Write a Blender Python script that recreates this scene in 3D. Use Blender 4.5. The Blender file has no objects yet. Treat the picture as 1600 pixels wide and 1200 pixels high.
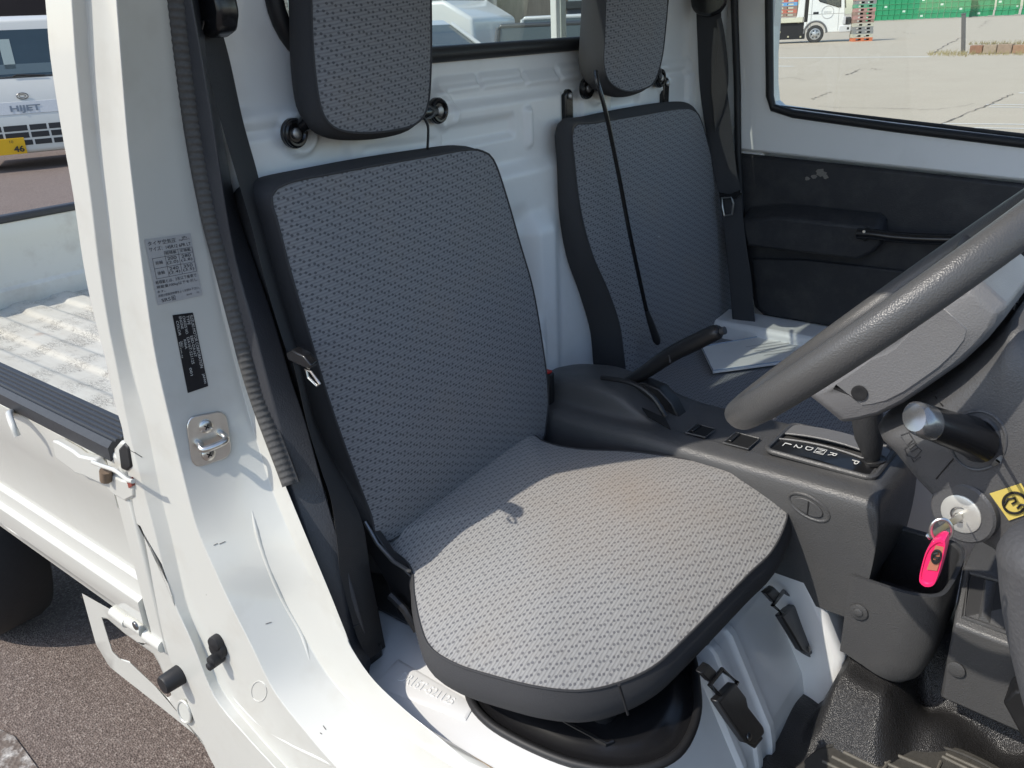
import bpy, bmesh, math, random
import numpy as np
from mathutils import Vector, Matrix
from mathutils.bvhtree import BVHTree
random.seed(7)
SC = bpy.context.scene
COL = SC.collection
# ------------------------------------------------------------------ camera
FPX = 1326.914                                   # focal length in px of a 1600 px wide frame
CAMP = Vector((-0.439095, -0.922488, 1.399275))
YAW, PITCH, ROLL = 0.686718, 0.399676, -0.046308
_f = Vector((math.cos(YAW)*math.cos(PITCH), math.sin(YAW)*math.cos(PITCH), -math.sin(PITCH)))
_r = Vector((math.sin(YAW), -math.cos(YAW), 0)); _u = _r.cross(_f)
RIGHT = _r*math.cos(ROLL) + _u*math.sin(ROLL); UP = -_r*math.sin(ROLL) + _u*math.cos(ROLL); FWD = _f
cam = bpy.data.cameras.new('camera'); camo = bpy.data.objects.new('camera', cam); COL.objects.link(camo)
M = Matrix((RIGHT, UP, -FWD)).transposed().to_4x4(); M.translation = CAMP
camo.matrix_world = M
cam.sensor_width = 36; cam.lens = FPX/1600*36; cam.clip_start = .02; cam.clip_end = 900
SC.camera = camo
# ------------------------------------------------------------------ light
SUN_DIR = Vector((1, -.43, -1.2)).normalized()   # the way the light travels
w = bpy.data.worlds.new('World'); SC.world = w; w.use_nodes = True
nt = w.node_tree; nt.nodes.clear()
sky = nt.nodes.new('ShaderNodeTexSky'); sky.sky_type = 'NISHITA'; sky.sun_disc = False
sky.sun_elevation = math.asin(-SUN_DIR.z); sky.sun_rotation = math.atan2(-SUN_DIR.x, -SUN_DIR.y)
bg = nt.nodes.new('ShaderNodeBackground'); bg.inputs[1].default_value = .15
wo = nt.nodes.new('ShaderNodeOutputWorld')
nt.links.new(sky.outputs[0], bg.inputs[0]); nt.links.new(bg.outputs[0], wo.inputs[0])
sl = bpy.data.lights.new('sun', 'SUN'); sl.energy = 2.35; sl.angle = math.radians(.53); sl.color = (1, .94, .845)
so = bpy.data.objects.new('sun', sl); COL.objects.link(so); so.location = (-3, 1, 5)
so.rotation_euler = SUN_DIR.to_track_quat('-Z', 'Y').to_euler()
SC.view_settings.view_transform = 'Standard'; SC.view_settings.look = 'None'
SC.view_settings.exposure = 0.73; SC.view_settings.gamma = 1
SC.cycles.max_bounces = 8; SC.cycles.transparent_max_bounces = 12
SC.cycles.caustics_reflective = False; SC.cycles.caustics_refractive = False

# ------------------------------------------------------------------ helpers: where things stand
def ray(p):
    return (RIGHT*((p[0]-800)/FPX) - UP*((p[1]-600)/FPX) + FWD)
def U(p, x=None, y=None, z=None, d=None):
    """the point of the plane x=, y= or z= (truck frame, metres) on which a measured place lies"""
    v = ray(p)
    t = d if d is not None else (x-CAMP.x)/v.x if x is not None else (y-CAMP.y)/v.y if y is not None else (z-CAMP.z)/v.z
    return CAMP + v*t
def UP_(p, p0, n):
    v = ray(p); p0 = Vector(p0); n = Vector(n)
    return CAMP + v*((p0-CAMP).dot(n)/v.dot(n))
def at(poly, y):
    """x of a measured line at row y"""
    for a, b in zip(poly, poly[1:]):
        if a[1] <= y <= b[1]:
            return a[0] + (b[0]-a[0])*(y-a[1])/(b[1]-a[1])
    a, b = (poly[0], poly[1]) if y < poly[0][1] else (poly[-2], poly[-1])
    return a[0] + (b[0]-a[0])*(y-a[1])/(b[1]-a[1])
def spl(pts, n, closed=False):
    """Catmull-Rom through pts, n samples"""
    P = [Vector(p) for p in pts]; m = len(P); out = []
    segs = m if closed else m-1
    for i in range(n):
        t = i/(n if closed else n-1)*segs; k = min(int(t), segs-1); t -= k
        g = (lambda j: P[j % m]) if closed else (lambda j: P[max(0, min(m-1, j))])
        a, b, c, d = g(k-1), g(k), g(k+1), g(k+2)
        out.append(.5*((2*b)+(c-a)*t+(2*a-5*b+4*c-d)*t*t+(3*b-a-3*c+d)*t**3))
    return out
def resample(pts, n, closed=False):
    P = [Vector(p) for p in pts]
    if closed: P = P+[P[0]]
    L = [0]
    for a, b in zip(P, P[1:]): L.append(L[-1]+(b-a).length)
    out = []; k = 0
    for i in range(n):
        s = L[-1]*i/(n if closed else n-1)
        while k < len(L)-2 and L[k+1] < s: k += 1
        t = 0 if L[k+1] == L[k] else (s-L[k])/(L[k+1]-L[k])
        out.append(P[k].lerp(P[k+1], min(1, t)))
    return out
# ------------------------------------------------------------------ helpers: objects
WL = {}
def link(o, parent=None, loc=(0, 0, 0)):
    loc = Vector(loc); COL.objects.link(o)
    WL[o.name] = loc
    if parent is not None:
        o.parent = parent; o.location = loc - WL[parent.name]
    else: o.location = loc
    return o
def tag(o, label=None, cat=None, group=None, kind=None):
    if label: o['label'] = label
    if cat: o['category'] = cat
    if group: o['group'] = group
    if kind: o['kind'] = kind
    return o
def thing(name, label, cat, loc=(0, 0, 0), group=None):
    o = bpy.data.objects.new(name, None); o.empty_display_size = .05
    link(o, None, loc); return tag(o, label, cat, group)
class MB:
    """collects verts/faces, then links them as one mesh object"""
    def __init__(s): s.v = []; s.f = []
    def add(s, v, f):
        b = len(s.v); s.v += [Vector(p) for p in v]; s.f += [[i+b for i in q] for q in f]; return s
    def grid(s, rows, closed_u=False, closed_v=False, flip=False):
        n = len(rows); m = len(rows[0]); f = []
        for i in range(n if closed_v else n-1):
            for j in range(m if closed_u else m-1):
                q = [i*m+j, i*m+(j+1) % m, ((i+1) % n)*m+(j+1) % m, ((i+1) % n)*m+j]
                f.append(q[::-1] if flip else q)
        return s.add([p for r in rows for p in r], f)
    def box(s, lo, hi, mat=None):
        x0, y0, z0 = lo; x1, y1, z1 = hi
        v = [Vector(p) for p in ((x0,y0,z0),(x1,y0,z0),(x1,y1,z0),(x0,y1,z0),(x0,y0,z1),(x1,y0,z1),(x1,y1,z1),(x0,y1,z1))]
        if mat is not None: v = [mat @ p for p in v]
        return s.add(v, [[0,3,2,1],[4,5,6,7],[0,1,5,4],[1,2,6,5],[2,3,7,6],[3,0,4,7]])
    def prism(s, a, b):
        """two equal outlines a and b -> closed solid"""
        n = len(a)
        return s.add(list(a)+list(b), [list(range(n))[::-1], [i+n for i in range(n)]] +
                     [[i, (i+1) % n, (i+1) % n+n, i+n] for i in range(n)])
    def tube(s, pts, r, n=10, cap=True, closed=False, flat=None):
        P = [Vector(p) for p in pts]; rows = []; ref = None
        for i, p in enumerate(P):
            t = (P[(i+1) % len(P)]-P[i-1]) if closed else P[min(i+1, len(P)-1)]-P[max(i-1, 0)]
            if t.length < 1e-9: t = Vector((0, 0, 1))
            t.normalize()
            if ref is None: ref = t.orthogonal()
            ref = (ref - t*ref.dot(t)).normalized(); bi = t.cross(ref)
            rr = r[i] if isinstance(r, (list, tuple)) else r
            k = flat or 1
            rows.append([p+ref*math.cos(2*math.pi*j/n)*rr+bi*math.sin(2*math.pi*j/n)*rr*k for j in range(n)])
        b = len(s.v); s.grid(rows, closed_u=True, closed_v=closed)
        if cap and not closed:
            s.f.append([b+j for j in range(n)][::-1]); s.f.append([b+(len(P)-1)*n+j for j in range(n)])
        return s
    def disc(s, c, nrm, r, h=0, n=20, dome=0):
        c = Vector(c); nrm = Vector(nrm).normalized(); e = nrm.orthogonal().normalized(); g = nrm.cross(e)
        ring = lambda rr, hh: [c+e*math.cos(2*math.pi*j/n)*rr+g*math.sin(2*math.pi*j/n)*rr+nrm*hh for j in range(n)]
        rows = [ring(r, 0), ring(r, h*.8), ring(r*.93, h), ring(r*.5, h+dome*.75), ring(r*.02, h+dome)]
        return s.grid(rows, closed_u=True)
    def build(s, name, mat, parent=None, smooth=True, bev=0, seg=2, ang=30, sub=0, uv=None, solid=0, weld=0, sharp=40):
        mn = Vector((min(p.x for p in s.v), min(p.y for p in s.v), min(p.z for p in s.v)))
        mx = Vector((max(p.x for p in s.v), max(p.y for p in s.v), max(p.z for p in s.v)))
        loc = Vector(((mn.x+mx.x)/2, (mn.y+mx.y)/2, mn.z))
        me = bpy.data.meshes.new(name)
        me.from_pydata([tuple(p-loc) for p in s.v], [], s.f)
        if weld:
            bm = bmesh.new(); bm.from_mesh(me); bmesh.ops.remove_doubles(bm, verts=bm.verts, dist=weld)
            bmesh.ops.recalc_face_normals(bm, faces=bm.faces); bm.to_mesh(me); bm.free()
        if uv:
            ul = me.uv_layers.new(name='UVMap')
            for lp in me.loops:
                p = me.vertices[lp.vertex_index].co+loc; ul.data[lp.index].uv = uv(p)
        me.materials.append(mat)
        if smooth:
            me.shade_smooth()
            if sharp: me.set_sharp_from_angle(angle=math.radians(sharp))
        o = bpy.data.objects.new(name, me); link(o, parent, loc)
        if bev:
            b = o.modifiers.new('bevel', 'BEVEL'); b.width = bev; b.segments = seg; b.limit_method = 'ANGLE'; b.angle_limit = math.radians(ang)
            b.harden_normals = False
            me.shade_smooth()
        if sub:
            b = o.modifiers.new('sub', 'SUBSURF'); b.levels = sub; b.render_levels = sub
        if solid:
            b = o.modifiers.new('solid', 'SOLIDIFY'); b.thickness = solid; b.offset = -1
        return o
def rrect(x0, y0, x1, y1, r, n=5):
    out = []
    for cx, cy, a in ((x1-r, y1-r, 0), (x0+r, y1-r, 90), (x0+r, y0+r, 180), (x1-r, y0+r, 270)):
        for i in range(n+1):
            t = math.radians(a+90*i/n); out.append((cx+r*math.cos(t), cy+r*math.sin(t)))
    return out
def sm(a, b, x):
    t = max(0, min(1, (x-a)/(b-a))); return t*t*(3-2*t)
def boxmask(x, z, x0, z0, x1, z1, e):
    """1 inside the rounded rectangle, falling to 0 over the width e"""
    cx, cz = (x0+x1)/2, (z0+z1)/2; qx = abs(x-cx)-(x1-x0)/2; qz = abs(z-cz)-(z1-z0)/2
    d = math.hypot(max(qx+e, 0), max(qz+e, 0))-e+min(max(qx, qz), 0)*(qx < -e and qz < -e)
    return 1-sm(-e, 0, d)
def tree_copy(o, parent=None, loc=None, rot=None, label=None):
    c = o.copy(); COL.objects.link(c)
    if parent is not None: c.parent = parent
    if loc is not None: c.location = loc
    if rot is not None: c.rotation_euler = rot
    if label: c['label'] = label
    for ch in list(o.children): tree_copy(ch, c)
    return c
def text_mesh(txt, extrude=0, bold=0):
    cu = bpy.data.curves.new('t', 'FONT'); cu.body = txt; cu.size = 1; cu.extrude = extrude; cu.offset = bold; cu.resolution_u = 3
    o = bpy.data.objects.new('t', cu); COL.objects.link(o)
    dg = bpy.context.evaluated_depsgraph_get(); me = o.evaluated_get(dg).to_mesh()
    v = [p.co.copy() for p in me.vertices]; f = [list(p.vertices) for p in me.polygons]
    o.evaluated_get(dg).to_mesh_clear(); bpy.data.objects.remove(o); bpy.data.curves.remove(cu)
    return v, f
def quadpt(q, s, t, off=0):
    """q = (tl, tr, br, bl) corners; s to the right, t down"""
    if isinstance(q[0], tuple):                  # a quad marked on the jamb: follow its curved surface
        p = [(q[0][k]*(1-s)+q[1][k]*s)*(1-t)+(q[3][k]*(1-s)+q[2][k]*s)*t for k in (0, 1)]
        return hit(p, off)[0]
    p = (q[0]*(1-s)+q[1]*s)*(1-t)+(q[3]*(1-s)+q[2]*s)*t
    n = (q[1]-q[0]).cross(q[3]-q[0]).normalized()
    if n.dot(CAMP-q[0]) < 0: n = -n
    return p+n*off
def text_on(mb, txt, q, box, off=.0006, ext=0):
    """writes txt into the box (s0,t0,s1,t1) of the quad q"""
    v, f = text_mesh(txt, 1 if ext else 0)
    if not v: return
    x0 = min(p.x for p in v); x1 = max(p.x for p in v); y0 = min(p.y for p in v); y1 = max(p.y for p in v)
    s0, t0, s1, t1 = box
    mb.add([quadpt(q, s0+(p.x-x0)/(x1-x0)*(s1-s0), t1-(p.y-y0)/max(y1-y0, 1e-6)*(t1-t0), off+(p.z*ext if ext else 0)) for p in v], f)
def rect_on(mb, q, box, off=.0006):
    s0, t0, s1, t1 = box
    mb.add([quadpt(q, *st, off) for st in ((s0, t0), (s1, t0), (s1, t1), (s0, t1))], [[0, 1, 2, 3]])
# ------------------------------------------------------------------ materials
class NT:
    def __init__(s, name):
        s.m = bpy.data.materials.new(name); s.m.use_nodes = True; s.t = s.m.node_tree; s.t.nodes.clear()
        s.out = s.n('ShaderNodeOutputMaterial'); s.b = s.n('ShaderNodeBsdfPrincipled')
        s.l(s.b.outputs[0], s.out.inputs[0])
    def n(s, k, **p):
        o = s.t.nodes.new(k)
        for a, b in p.items(): setattr(o, a, b)
        return o
    def l(s, a, b): s.t.links.new(a, b)
    def set(s, k, v):
        i = s.b.inputs[k]
        if hasattr(v, 'is_linked'): s.l(v, i)
        else: i.default_value = (*v, 1) if isinstance(v, tuple) and len(v) == 3 else v
    def math(s, op, a, b=0, c=0):
        o = s.n('ShaderNodeMath', operation=op)
        for i, v in enumerate((a, b, c)):
            if hasattr(v, 'is_linked'): s.l(v, o.inputs[i])
            elif i < len(o.inputs): o.inputs[i].default_value = v
        return o.outputs[0]
    def mix(s, f, a, b):
        o = s.n('ShaderNodeMix', data_type='RGBA')
        for i, v in ((0, f), (6, a), (7, b)):
            if hasattr(v, 'is_linked'): s.l(v, o.inputs[i])
            else: o.inputs[i].default_value = (*v, 1) if isinstance(v, tuple) else v
        return o.outputs[2]
    def coord(s, which='Object'):
        return s.n('ShaderNodeTexCoord').outputs[which]
    def pos(s): return s.n('ShaderNodeNewGeometry').outputs['Position']
    def mapping(s, c, scale=(1, 1, 1), rot=(0, 0, 0)):
        o = s.n('ShaderNodeMapping'); s.l(c, o.inputs[0]); o.inputs['Scale'].default_value = scale; o.inputs['Rotation'].default_value = rot
        return o.outputs[0]
    def noise(s, c, scale, detail=3, rough=.55, dist=0):
        o = s.n('ShaderNodeTexNoise'); s.l(c, o.inputs['Vector']); o.inputs['Scale'].default_value = scale
        o.inputs['Detail'].default_value = detail; o.inputs['Roughness'].default_value = rough; o.inputs['Distortion'].default_value = dist
        return o.outputs[0]
    def voro(s, c, scale, feature='F1', out=0):
        o = s.n('ShaderNodeTexVoronoi', feature=feature); s.l(c, o.inputs['Vector']); o.inputs['Scale'].default_value = scale
        return o.outputs[out]
    def ramp(s, f, stops):
        o = s.n('ShaderNodeValToRGB'); s.l(f, o.inputs[0]); e = o.color_ramp.elements
        while len(e) < len(stops): e.new(.5)
        for i, (p, c) in enumerate(stops):
            e[i].position = p; e[i].color = (*c, 1) if isinstance(c, tuple) else (c, c, c, 1)
        return o.outputs[0]
    def bump(s, h, strength=.3, dist=.001):
        o = s.n('ShaderNodeBump'); s.l(h, o.inputs['Height']); o.inputs['Strength'].default_value = strength; o.inputs['Distance'].default_value = dist
        s.l(o.outputs[0], s.b.inputs['Normal'])
def paint(name, col=(.77, .775, .75), rough=.28, coat=.5, dirt=.25, dirtcol=(.42, .38, .31)):
    a = NT(name); p = a.pos()
    n = a.noise(p, 9, 4, .65); f = a.ramp(n, [(.52, 0.), (.78, dirt)])
    n2 = a.noise(p, 900, 2); sp = a.ramp(n2, [(.72, 0.), (.78, dirt*1.3)])
    mx = a.math('MAXIMUM', f, sp)
    a.set('Base Color', a.mix(mx, col, dirtcol)); a.set('Roughness', a.math('ADD', a.math('MULTIPLY', n, .18), rough-.06))
    a.set('Coat Weight', coat); a.set('Coat Roughness', .06)
    a.bump(a.noise(p, 60, 2), .04, .002)
    return a.m
def plastic(name, col, rough=.5, grain=420, gs=.35, dust=.06, spec=.5):
    a = NT(name); p = a.pos()
    d = a.ramp(a.noise(p, 14, 5, .7), [(.45, 0.), (.85, dust)])
    a.set('Base Color', a.mix(d, col, (.33, .31, .27)))
    g = a.math('ADD', a.voro(p, grain), a.math('MULTIPLY', a.noise(p, grain*.6, 2), .6))
    a.set('Roughness', a.math('ADD', a.math('MULTIPLY', a.noise(p, 30, 4), .16), rough-.08))
    a.set('Specular IOR Level', spec); a.bump(g, gs, .0012); return a.m
def simple(name, col, rough=.5, metal=0, var=.12, scale=60, bump=0, coat=0):
    a = NT(name); p = a.coord()
    n = a.noise(p, scale, 4, .6)
    c = a.mix(n, tuple(max(0, k*(1-var)) for k in col), tuple(min(1, k*(1+var)) for k in col))
    a.set('Base Color', c); a.set('Roughness', rough); a.set('Metallic', metal)
    if coat: a.set('Coat Weight', coat)
    if bump: a.bump(n, bump, .002)
    return a.m
def fabric_mat(name, base=(.31, .306, .295), dark=(.10, .10, .11), stain=0, dotk=.85):
    a = NT(name); uv = a.n('ShaderNodeUVMap').outputs[0]
    sx = a.n('ShaderNodeSeparateXYZ'); a.l(uv, sx.inputs[0]); u, v = sx.outputs[0], sx.outputs[1]
    P, R = .0308, .0082
    rv = a.math('DIVIDE', v, R); row = a.math('FLOOR', rv); vl = a.math('MULTIPLY', a.math('SUBTRACT', a.math('FRACT', rv), .5), R)
    uu = a.math('FRACT', a.math('DIVIDE', a.math('ADD', u, a.math('MULTIPLY', row, P*.57)), P)); ul = a.math('MULTIPLY', uu, P)
    tot = None
    for (cu, cv) in ((.0036, .0011), (.0109, .0013), (.0154, -.0016), (.0230, -.0013)):
        du = a.math('DIVIDE', a.math('ABSOLUTE', a.math('SUBTRACT', ul, cu)), .00205)
        dv = a.math('DIVIDE', a.math('ABSOLUTE', a.math('SUBTRACT', vl, cv)), .00165)
        d = a.math('ADD', a.math('POWER', du, 1.6), a.math('POWER', dv, 1.6))
        tot = d if tot is None else a.math('MINIMUM', tot, d)
    thr = a.noise(a.mapping(uv, (420, 1000, 1)), 1, 3, .7)
    dot = a.n('ShaderNodeMapRange', interpolation_type='SMOOTHSTEP'); a.l(a.math('ADD', tot, a.math('MULTIPLY', a.math('SUBTRACT', thr, .5), 1.3)), dot.inputs[0])
    dot.inputs[1].default_value = .55; dot.inputs[2].default_value = 1.5; dot.inputs[3].default_value = 1; dot.inputs[4].default_value = 0
    # slanting threads
    w = a.n('ShaderNodeTexWave', wave_type='BANDS', bands_direction='Y'); a.l(a.mapping(uv, (1, 1, 1), (0, 0, math.radians(-7))), w.inputs[0])
    w.inputs['Scale'].default_value = 78; w.inputs['Distortion'].default_value = 1.2; w.inputs['Detail'].default_value = 1; w.inputs['Detail Scale'].default_value = 60
    st = a.math('ADD', a.math('MULTIPLY', w.outputs[1], .55), a.math('MULTIPLY', a.noise(a.mapping(uv, (110, 620, 1)), 1, 2, .6), .75))
    lite = a.ramp(st, [(.25, tuple(k*.70 for k in base)), (.6, base), (.9, tuple(k*1.12 for k in base))])
    big = a.noise(uv, 7, 4, .6)
    c = a.mix(a.math('MULTIPLY', dot.outputs[0], dotk), lite, dark)
    c = a.mix(a.ramp(big, [(.5, 0.), (.8, .16)]), c, (.30, .23, .15))
    if stain:
        sp = a.n('ShaderNodeVectorMath', operation='DISTANCE'); a.l(uv, sp.inputs[0]); sp.inputs[1].default_value = (.50, -.37, 0)
        sd = a.math('ADD', sp.outputs['Value'], a.math('MULTIPLY', a.math('SUBTRACT', a.noise(uv, 16, 4, .65), .5), .16))
        c = a.mix(a.ramp(sd, [(.0, stain), (.08, stain*.55), (.21, 0.)]), c, (.27, .19, .12))
    a.set('Base Color', c); a.set('Roughness', .95); a.set('Specular IOR Level', .15); a.set('Sheen Weight', .12); a.set('Sheen Roughness', .6)
    a.bump(a.math('SUBTRACT', st, a.math('MULTIPLY', dot.outputs[0], .8)), .35, .0009)
    return a.m
def rubber(name, col=(.012, .012, .013), rough=.55): return simple(name, col, rough, 0, .3, 80, .15)
WHITE = paint('white_paint', (.585, .58, .53), .28, .5, .34)
WHITE_IN = paint('white_inner_lifted', (.82, .82, .80), .38, .25, .16)  # brighter than WHITE, painting bounced light into the shaded interior whites
WHITE_OLD = paint('worn_white_paint', (.68, .68, .61), .42, .2, .5)
CARPAINT = paint('car_white', (.57, .565, .515), .3, .6, .12)
GREYPL = plastic('grey_plastic', (.072, .072, .073), .40, 520, .30, .05)
DARKPL = plastic('charcoal_plastic', (.042, .043, .046), .52, 420, .32, .09)
WHEELPL = plastic('wheel_urethane', (.078, .077, .075), .38, 700, .26, .02)
COLUMN = plastic('column_plastic', (.085, .085, .087), .42, 600, .22, .06)
SHROUD = plastic('shroud_plastic', (.155, .155, .158), .42, 600, .22, .06)  # lighter than COLUMN, painting the sun on the hub cover into its colour
BLACKPL = plastic('black_plastic', (.014, .014, .015), .38, 500, .12, .03)
GLOSSBLK = simple('glossy_black', (.010, .010, .011), .25, 0, .2)
RUBBER = rubber('black_rubber')
RIBRUB = simple('ribbed_rubber', (.030, .032, .036), .5, 0, .3, 120, .1)
BAND = simple('charcoal_cloth', (.043, .043, .045), .9, 0, .18, 700, .25)
BELT = simple('belt_webbing', (.031, .032, .035), .75, 0, .25, 600, .3)
BELTG = simple('belt_webbing_grey', (.034, .033, .033), .75, 0, .2, 600, .3)
CHROME = simple('zinc_steel', (.62, .60, .56), .28, 1, .15, 90, .06)
STEEL = simple('dark_steel', (.25, .25, .25), .35, 1, .2)
RED = simple('red_plastic', (.55, .02, .015), .35)
FABRIC = fabric_mat('seat_fabric', stain=.38, dotk=.76)
FABRIC_SHADED = fabric_mat('seat_fabric_shaded', (.20, .205, .214), (.052, .054, .062), dotk=.78)  # same cloth as FABRIC, darkened to paint the shade into its colour
# ================================================================== THE CAB SHELL
def glass_mat(name, tint):
    m = bpy.data.materials.new(name); m.use_nodes = True; t = m.node_tree; t.nodes.clear()
    o = t.nodes.new('ShaderNodeOutputMaterial'); mx = t.nodes.new('ShaderNodeMixShader'); fr = t.nodes.new('ShaderNodeFresnel'); fr.inputs[0].default_value = 1.45
    tr = t.nodes.new('ShaderNodeBsdfTransparent'); tr.inputs[0].default_value = (*tint, 1)
    ge = t.nodes.new('ShaderNodeNewGeometry'); mr = t.nodes.new('ShaderNodeMapRange'); mr.inputs[3].default_value = 1.45; mr.inputs[4].default_value = 1/1.45
    t.links.new(ge.outputs['Backfacing'], mr.inputs[0]); t.links.new(mr.outputs[0], fr.inputs[0])
    gl = t.nodes.new('ShaderNodeBsdfGlossy'); gl.inputs['Roughness'].default_value = .02
    t.links.new(fr.outputs[0], mx.inputs[0]); t.links.new(tr.outputs[0], mx.inputs[1]); t.links.new(gl.outputs[0], mx.inputs[2]); t.links.new(mx.outputs[0], o.inputs[0])
    return m
GLASS = glass_mat('window_glass', (.90, .93, .92)); GLASS_R = glass_mat('rear_glass', (.80, .84, .83))
cab = thing('truck_cab', 'white cab shell of the kei truck with its open doorway, door pillar and sill', 'truck cab', (.7, -.3, .3))

# ---- rear wall: one pressed sheet with its ledges, pads and bolt bosses
def W(px, py):
    p = U((px, py), y=0); return p.x, p.z
wx0 = W(414, 0)[0]; wx1 = 1.475-wx0; wz0 = 1.356; wz1 = 1.66; wr = .085
def wr_box(a, b):                       # px corners -> wall rectangle
    x0, z1 = W(*a); x1, z0 = W(*b); return (min(x0, x1), min(z0, z1), max(x0, x1), max(z0, z1))
bolts = [W(457, 208), W(680, 173), W(914, 138), W(1027, 122)]
pads = [wr_box((677, 125), (744, 138)), wr_box((746, 117), (812, 130)), wr_box((814, 112), (866, 127)), wr_box((868, 104), (922, 119))]
def wall_h(x, z):
    h = 0.0; q_ = 1.6
    h += .010*(1-sm(1.308, 1.322, z))                       # ledge under the window
    h += .012*(1-sm(1.283, 1.296, z))*sm(.12, .2, x)*(1-sm(1.3, 1.38, x))
    for q in pads: h += .006*boxmask(x, z, *q, .003)
    a = boxmask(x, z, .17, 1.225, .345, 1.30, .012); h -= .006*a*q_
    a = boxmask(x, z, .52, 1.228, .70, 1.268, .010); h -= .006*a*q_
    a = boxmask(x, z, .72, 1.205, .745, 1.275, .008); h += .005*a*q_
    a = boxmask(x, z, .83, 1.225, .90, 1.29, .008); h -= .006*a*q_
    a = boxmask(x, z, .99, 1.235, 1.10, 1.268, .010); h -= .006*a*q_
    a = boxmask(x, z, 1.13, 1.225, 1.31, 1.30, .010); h -= .006*a*q_
    for bx, bz in bolts:
        d = math.hypot(x-bx, z-bz); h += .008*(1-sm(.025, .030, d)) - .003*(1-sm(.018, .021, d))
    h -= .004*(1-sm(.0, .004, abs(z-1.245+.02*(x-.6))))*sm(.36, .37, x)*(1-sm(.5, .51, x))
    h += .014*(1-sm(1.165, 1.195, z))                       # lower step
    h -= .016*(1-sm(1.08, 1.13, z))*boxmask(x, z, .56, .4, .72, 1.14, .03)
    r = boxmask(x, z, .54, .2, .725, .965, .075); h += .085*r   # engine hump between the seats
    h += .02*boxmask(x, z, .66, .2, .80, 1.11, .05)
    h += .05*sm(1.31, 1.37, x)
    return h*sm(.135, .172, x)
def inhole(x, z, m=0):
    x0, x1, z0, z1 = wx0+m, wx1-m, wz0+m, wz1-m; r = wr
    if not (x0 < x < x1 and z0 < z < z1): return False
    cx = min(max(x, x0+r), x1-r); cz = min(max(z, z0+r), z1-r)
    return math.hypot(x-cx, z-cz) <= r
nx, nz = 300, 262
X = [.135+1.255*i/(nx-1) for i in range(nx)]; Z = [.56+1.17*j/(nz-1) for j in range(nz)]
mb = MB(); mb.v = [Vector((x, -wall_h(x, z), z)) for z in Z for x in X]
for j in range(nz-1):
    for i in range(nx-1):
        if not inhole((X[i]+X[i+1])/2, (Z[j]+Z[j+1])/2, .006): mb.f.append([j*nx+i, j*nx+i+1, (j+1)*nx+i+1, (j+1)*nx+i])
rear_wall = mb.build('rear_wall', WHITE_IN, cab, sharp=0)
tag(rear_wall, 'white pressed rear wall with ledges and bolt bosses')
ring = [Vector((x, -.006, z)) for x, z in rrect(wx0+.009, wz0+.008, wx1-.009, wz1-.009, wr-.006, 10)]
MB().tube(resample(ring, 160, True), .0115, 12, closed=True).build('window_seal', RUBBER, cab)
mb = MB(); gq = rrect(wx0+.012, wz0+.012, wx1-.012, wz1-.012, wr-.01, 8)
mb.prism([Vector((x, .004, z)) for x, z in gq], [Vector((x, .008, z)) for x, z in gq]).build('rear_window', GLASS_R, cab, smooth=False)

# ---- near door pillar and sill, lofted along measured edges
E0 = [(70, 0), (78, 90), (95, 200), (113, 300), (131, 420), (148, 500), (165, 565), (178, 627), (191, 673), (199, 736), (213, 816), (224, 836), (257, 1004), (288, 1085), (315, 1156), (336, 1200), (390, 1290)]
E1 = [(112, 0), (119, 105), (131, 227), (142, 315), (154, 416), (168, 505), (182, 575), (203, 680), (224, 765), (241, 830), (257, 895), (273, 945), (303, 1010), (336, 1091), (385, 1151), (430, 1200), (510, 1290)]
E2 = [(135, 0), (142, 105), (154, 227), (168, 332), (178, 416), (191, 505), (206, 575), (229, 662), (250, 765), (266, 830), (281, 895), (293, 945), (318, 1010), (349, 1080), (398, 1142), (445, 1195), (530, 1290)]
E3 = [(182, 0), (190, 105), (200, 227), (212, 332), (222, 416), (234, 505), (246, 575), (266, 662), (291, 765), (309, 830), (337, 895), (360, 945), (393, 1010), (428, 1080), (476, 1142), (527, 1200), (620, 1290)]
Mi = [(240, 0), (246, 105), (254, 227), (266, 332), (280, 416), (297, 505), (311, 575), (331, 650), (362, 750), (385, 815), (417, 885), (444, 940), (478, 1000), (520, 1065), (577, 1122), (640, 1180), (750, 1290)]
Mj = [(258, 0), (270, 105), (286, 227), (310, 332), (330, 416), (352, 505), (370, 575), (388, 640), (416, 735), (440, 800), (473, 875), (502, 930), (536, 990), (578, 1055), (632, 1108), (706, 1170), (830, 1290)]
E4 = [(268, 0), (281, 105), (299, 227), (319, 332), (340, 416), (363, 505), (381, 575), (402, 640), (437, 735), (463, 800), (490, 865), (515, 925), (541, 990), (572, 1062), (640, 1118), (760, 1194), (905, 1290)]
lines = [(E0, 0), (E1, 0), (E2, .0135), (E3, .0175), (Mi, .060), (Mj, .094), (E4, .110)]
XE = [(-200, .092), (0, .094), (332, .102), (505, .114), (640, .122), (735, .119), (865, .110), (990, .106), (1062, .104), (1300, .10)]
XE = [(y, x) for y, x in XE]
def xe4(y): return at([(x, yy) for yy, x in XE], y)
def jamb_pt(p, i):
    """place on the flat jamb face between the outer lip (E3) and the inner flange (E4) at station i"""
    a = U(E3[i], x=.0175); b = U(E4[i], x=xe4(E4[i][1])); j = min(i+1, 16); t = U(E3[j], x=.0175)-a if j > i else Vector((0, 0, -1))
    return UP_(p, a, (b-a).cross(t))
L3 = []
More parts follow.
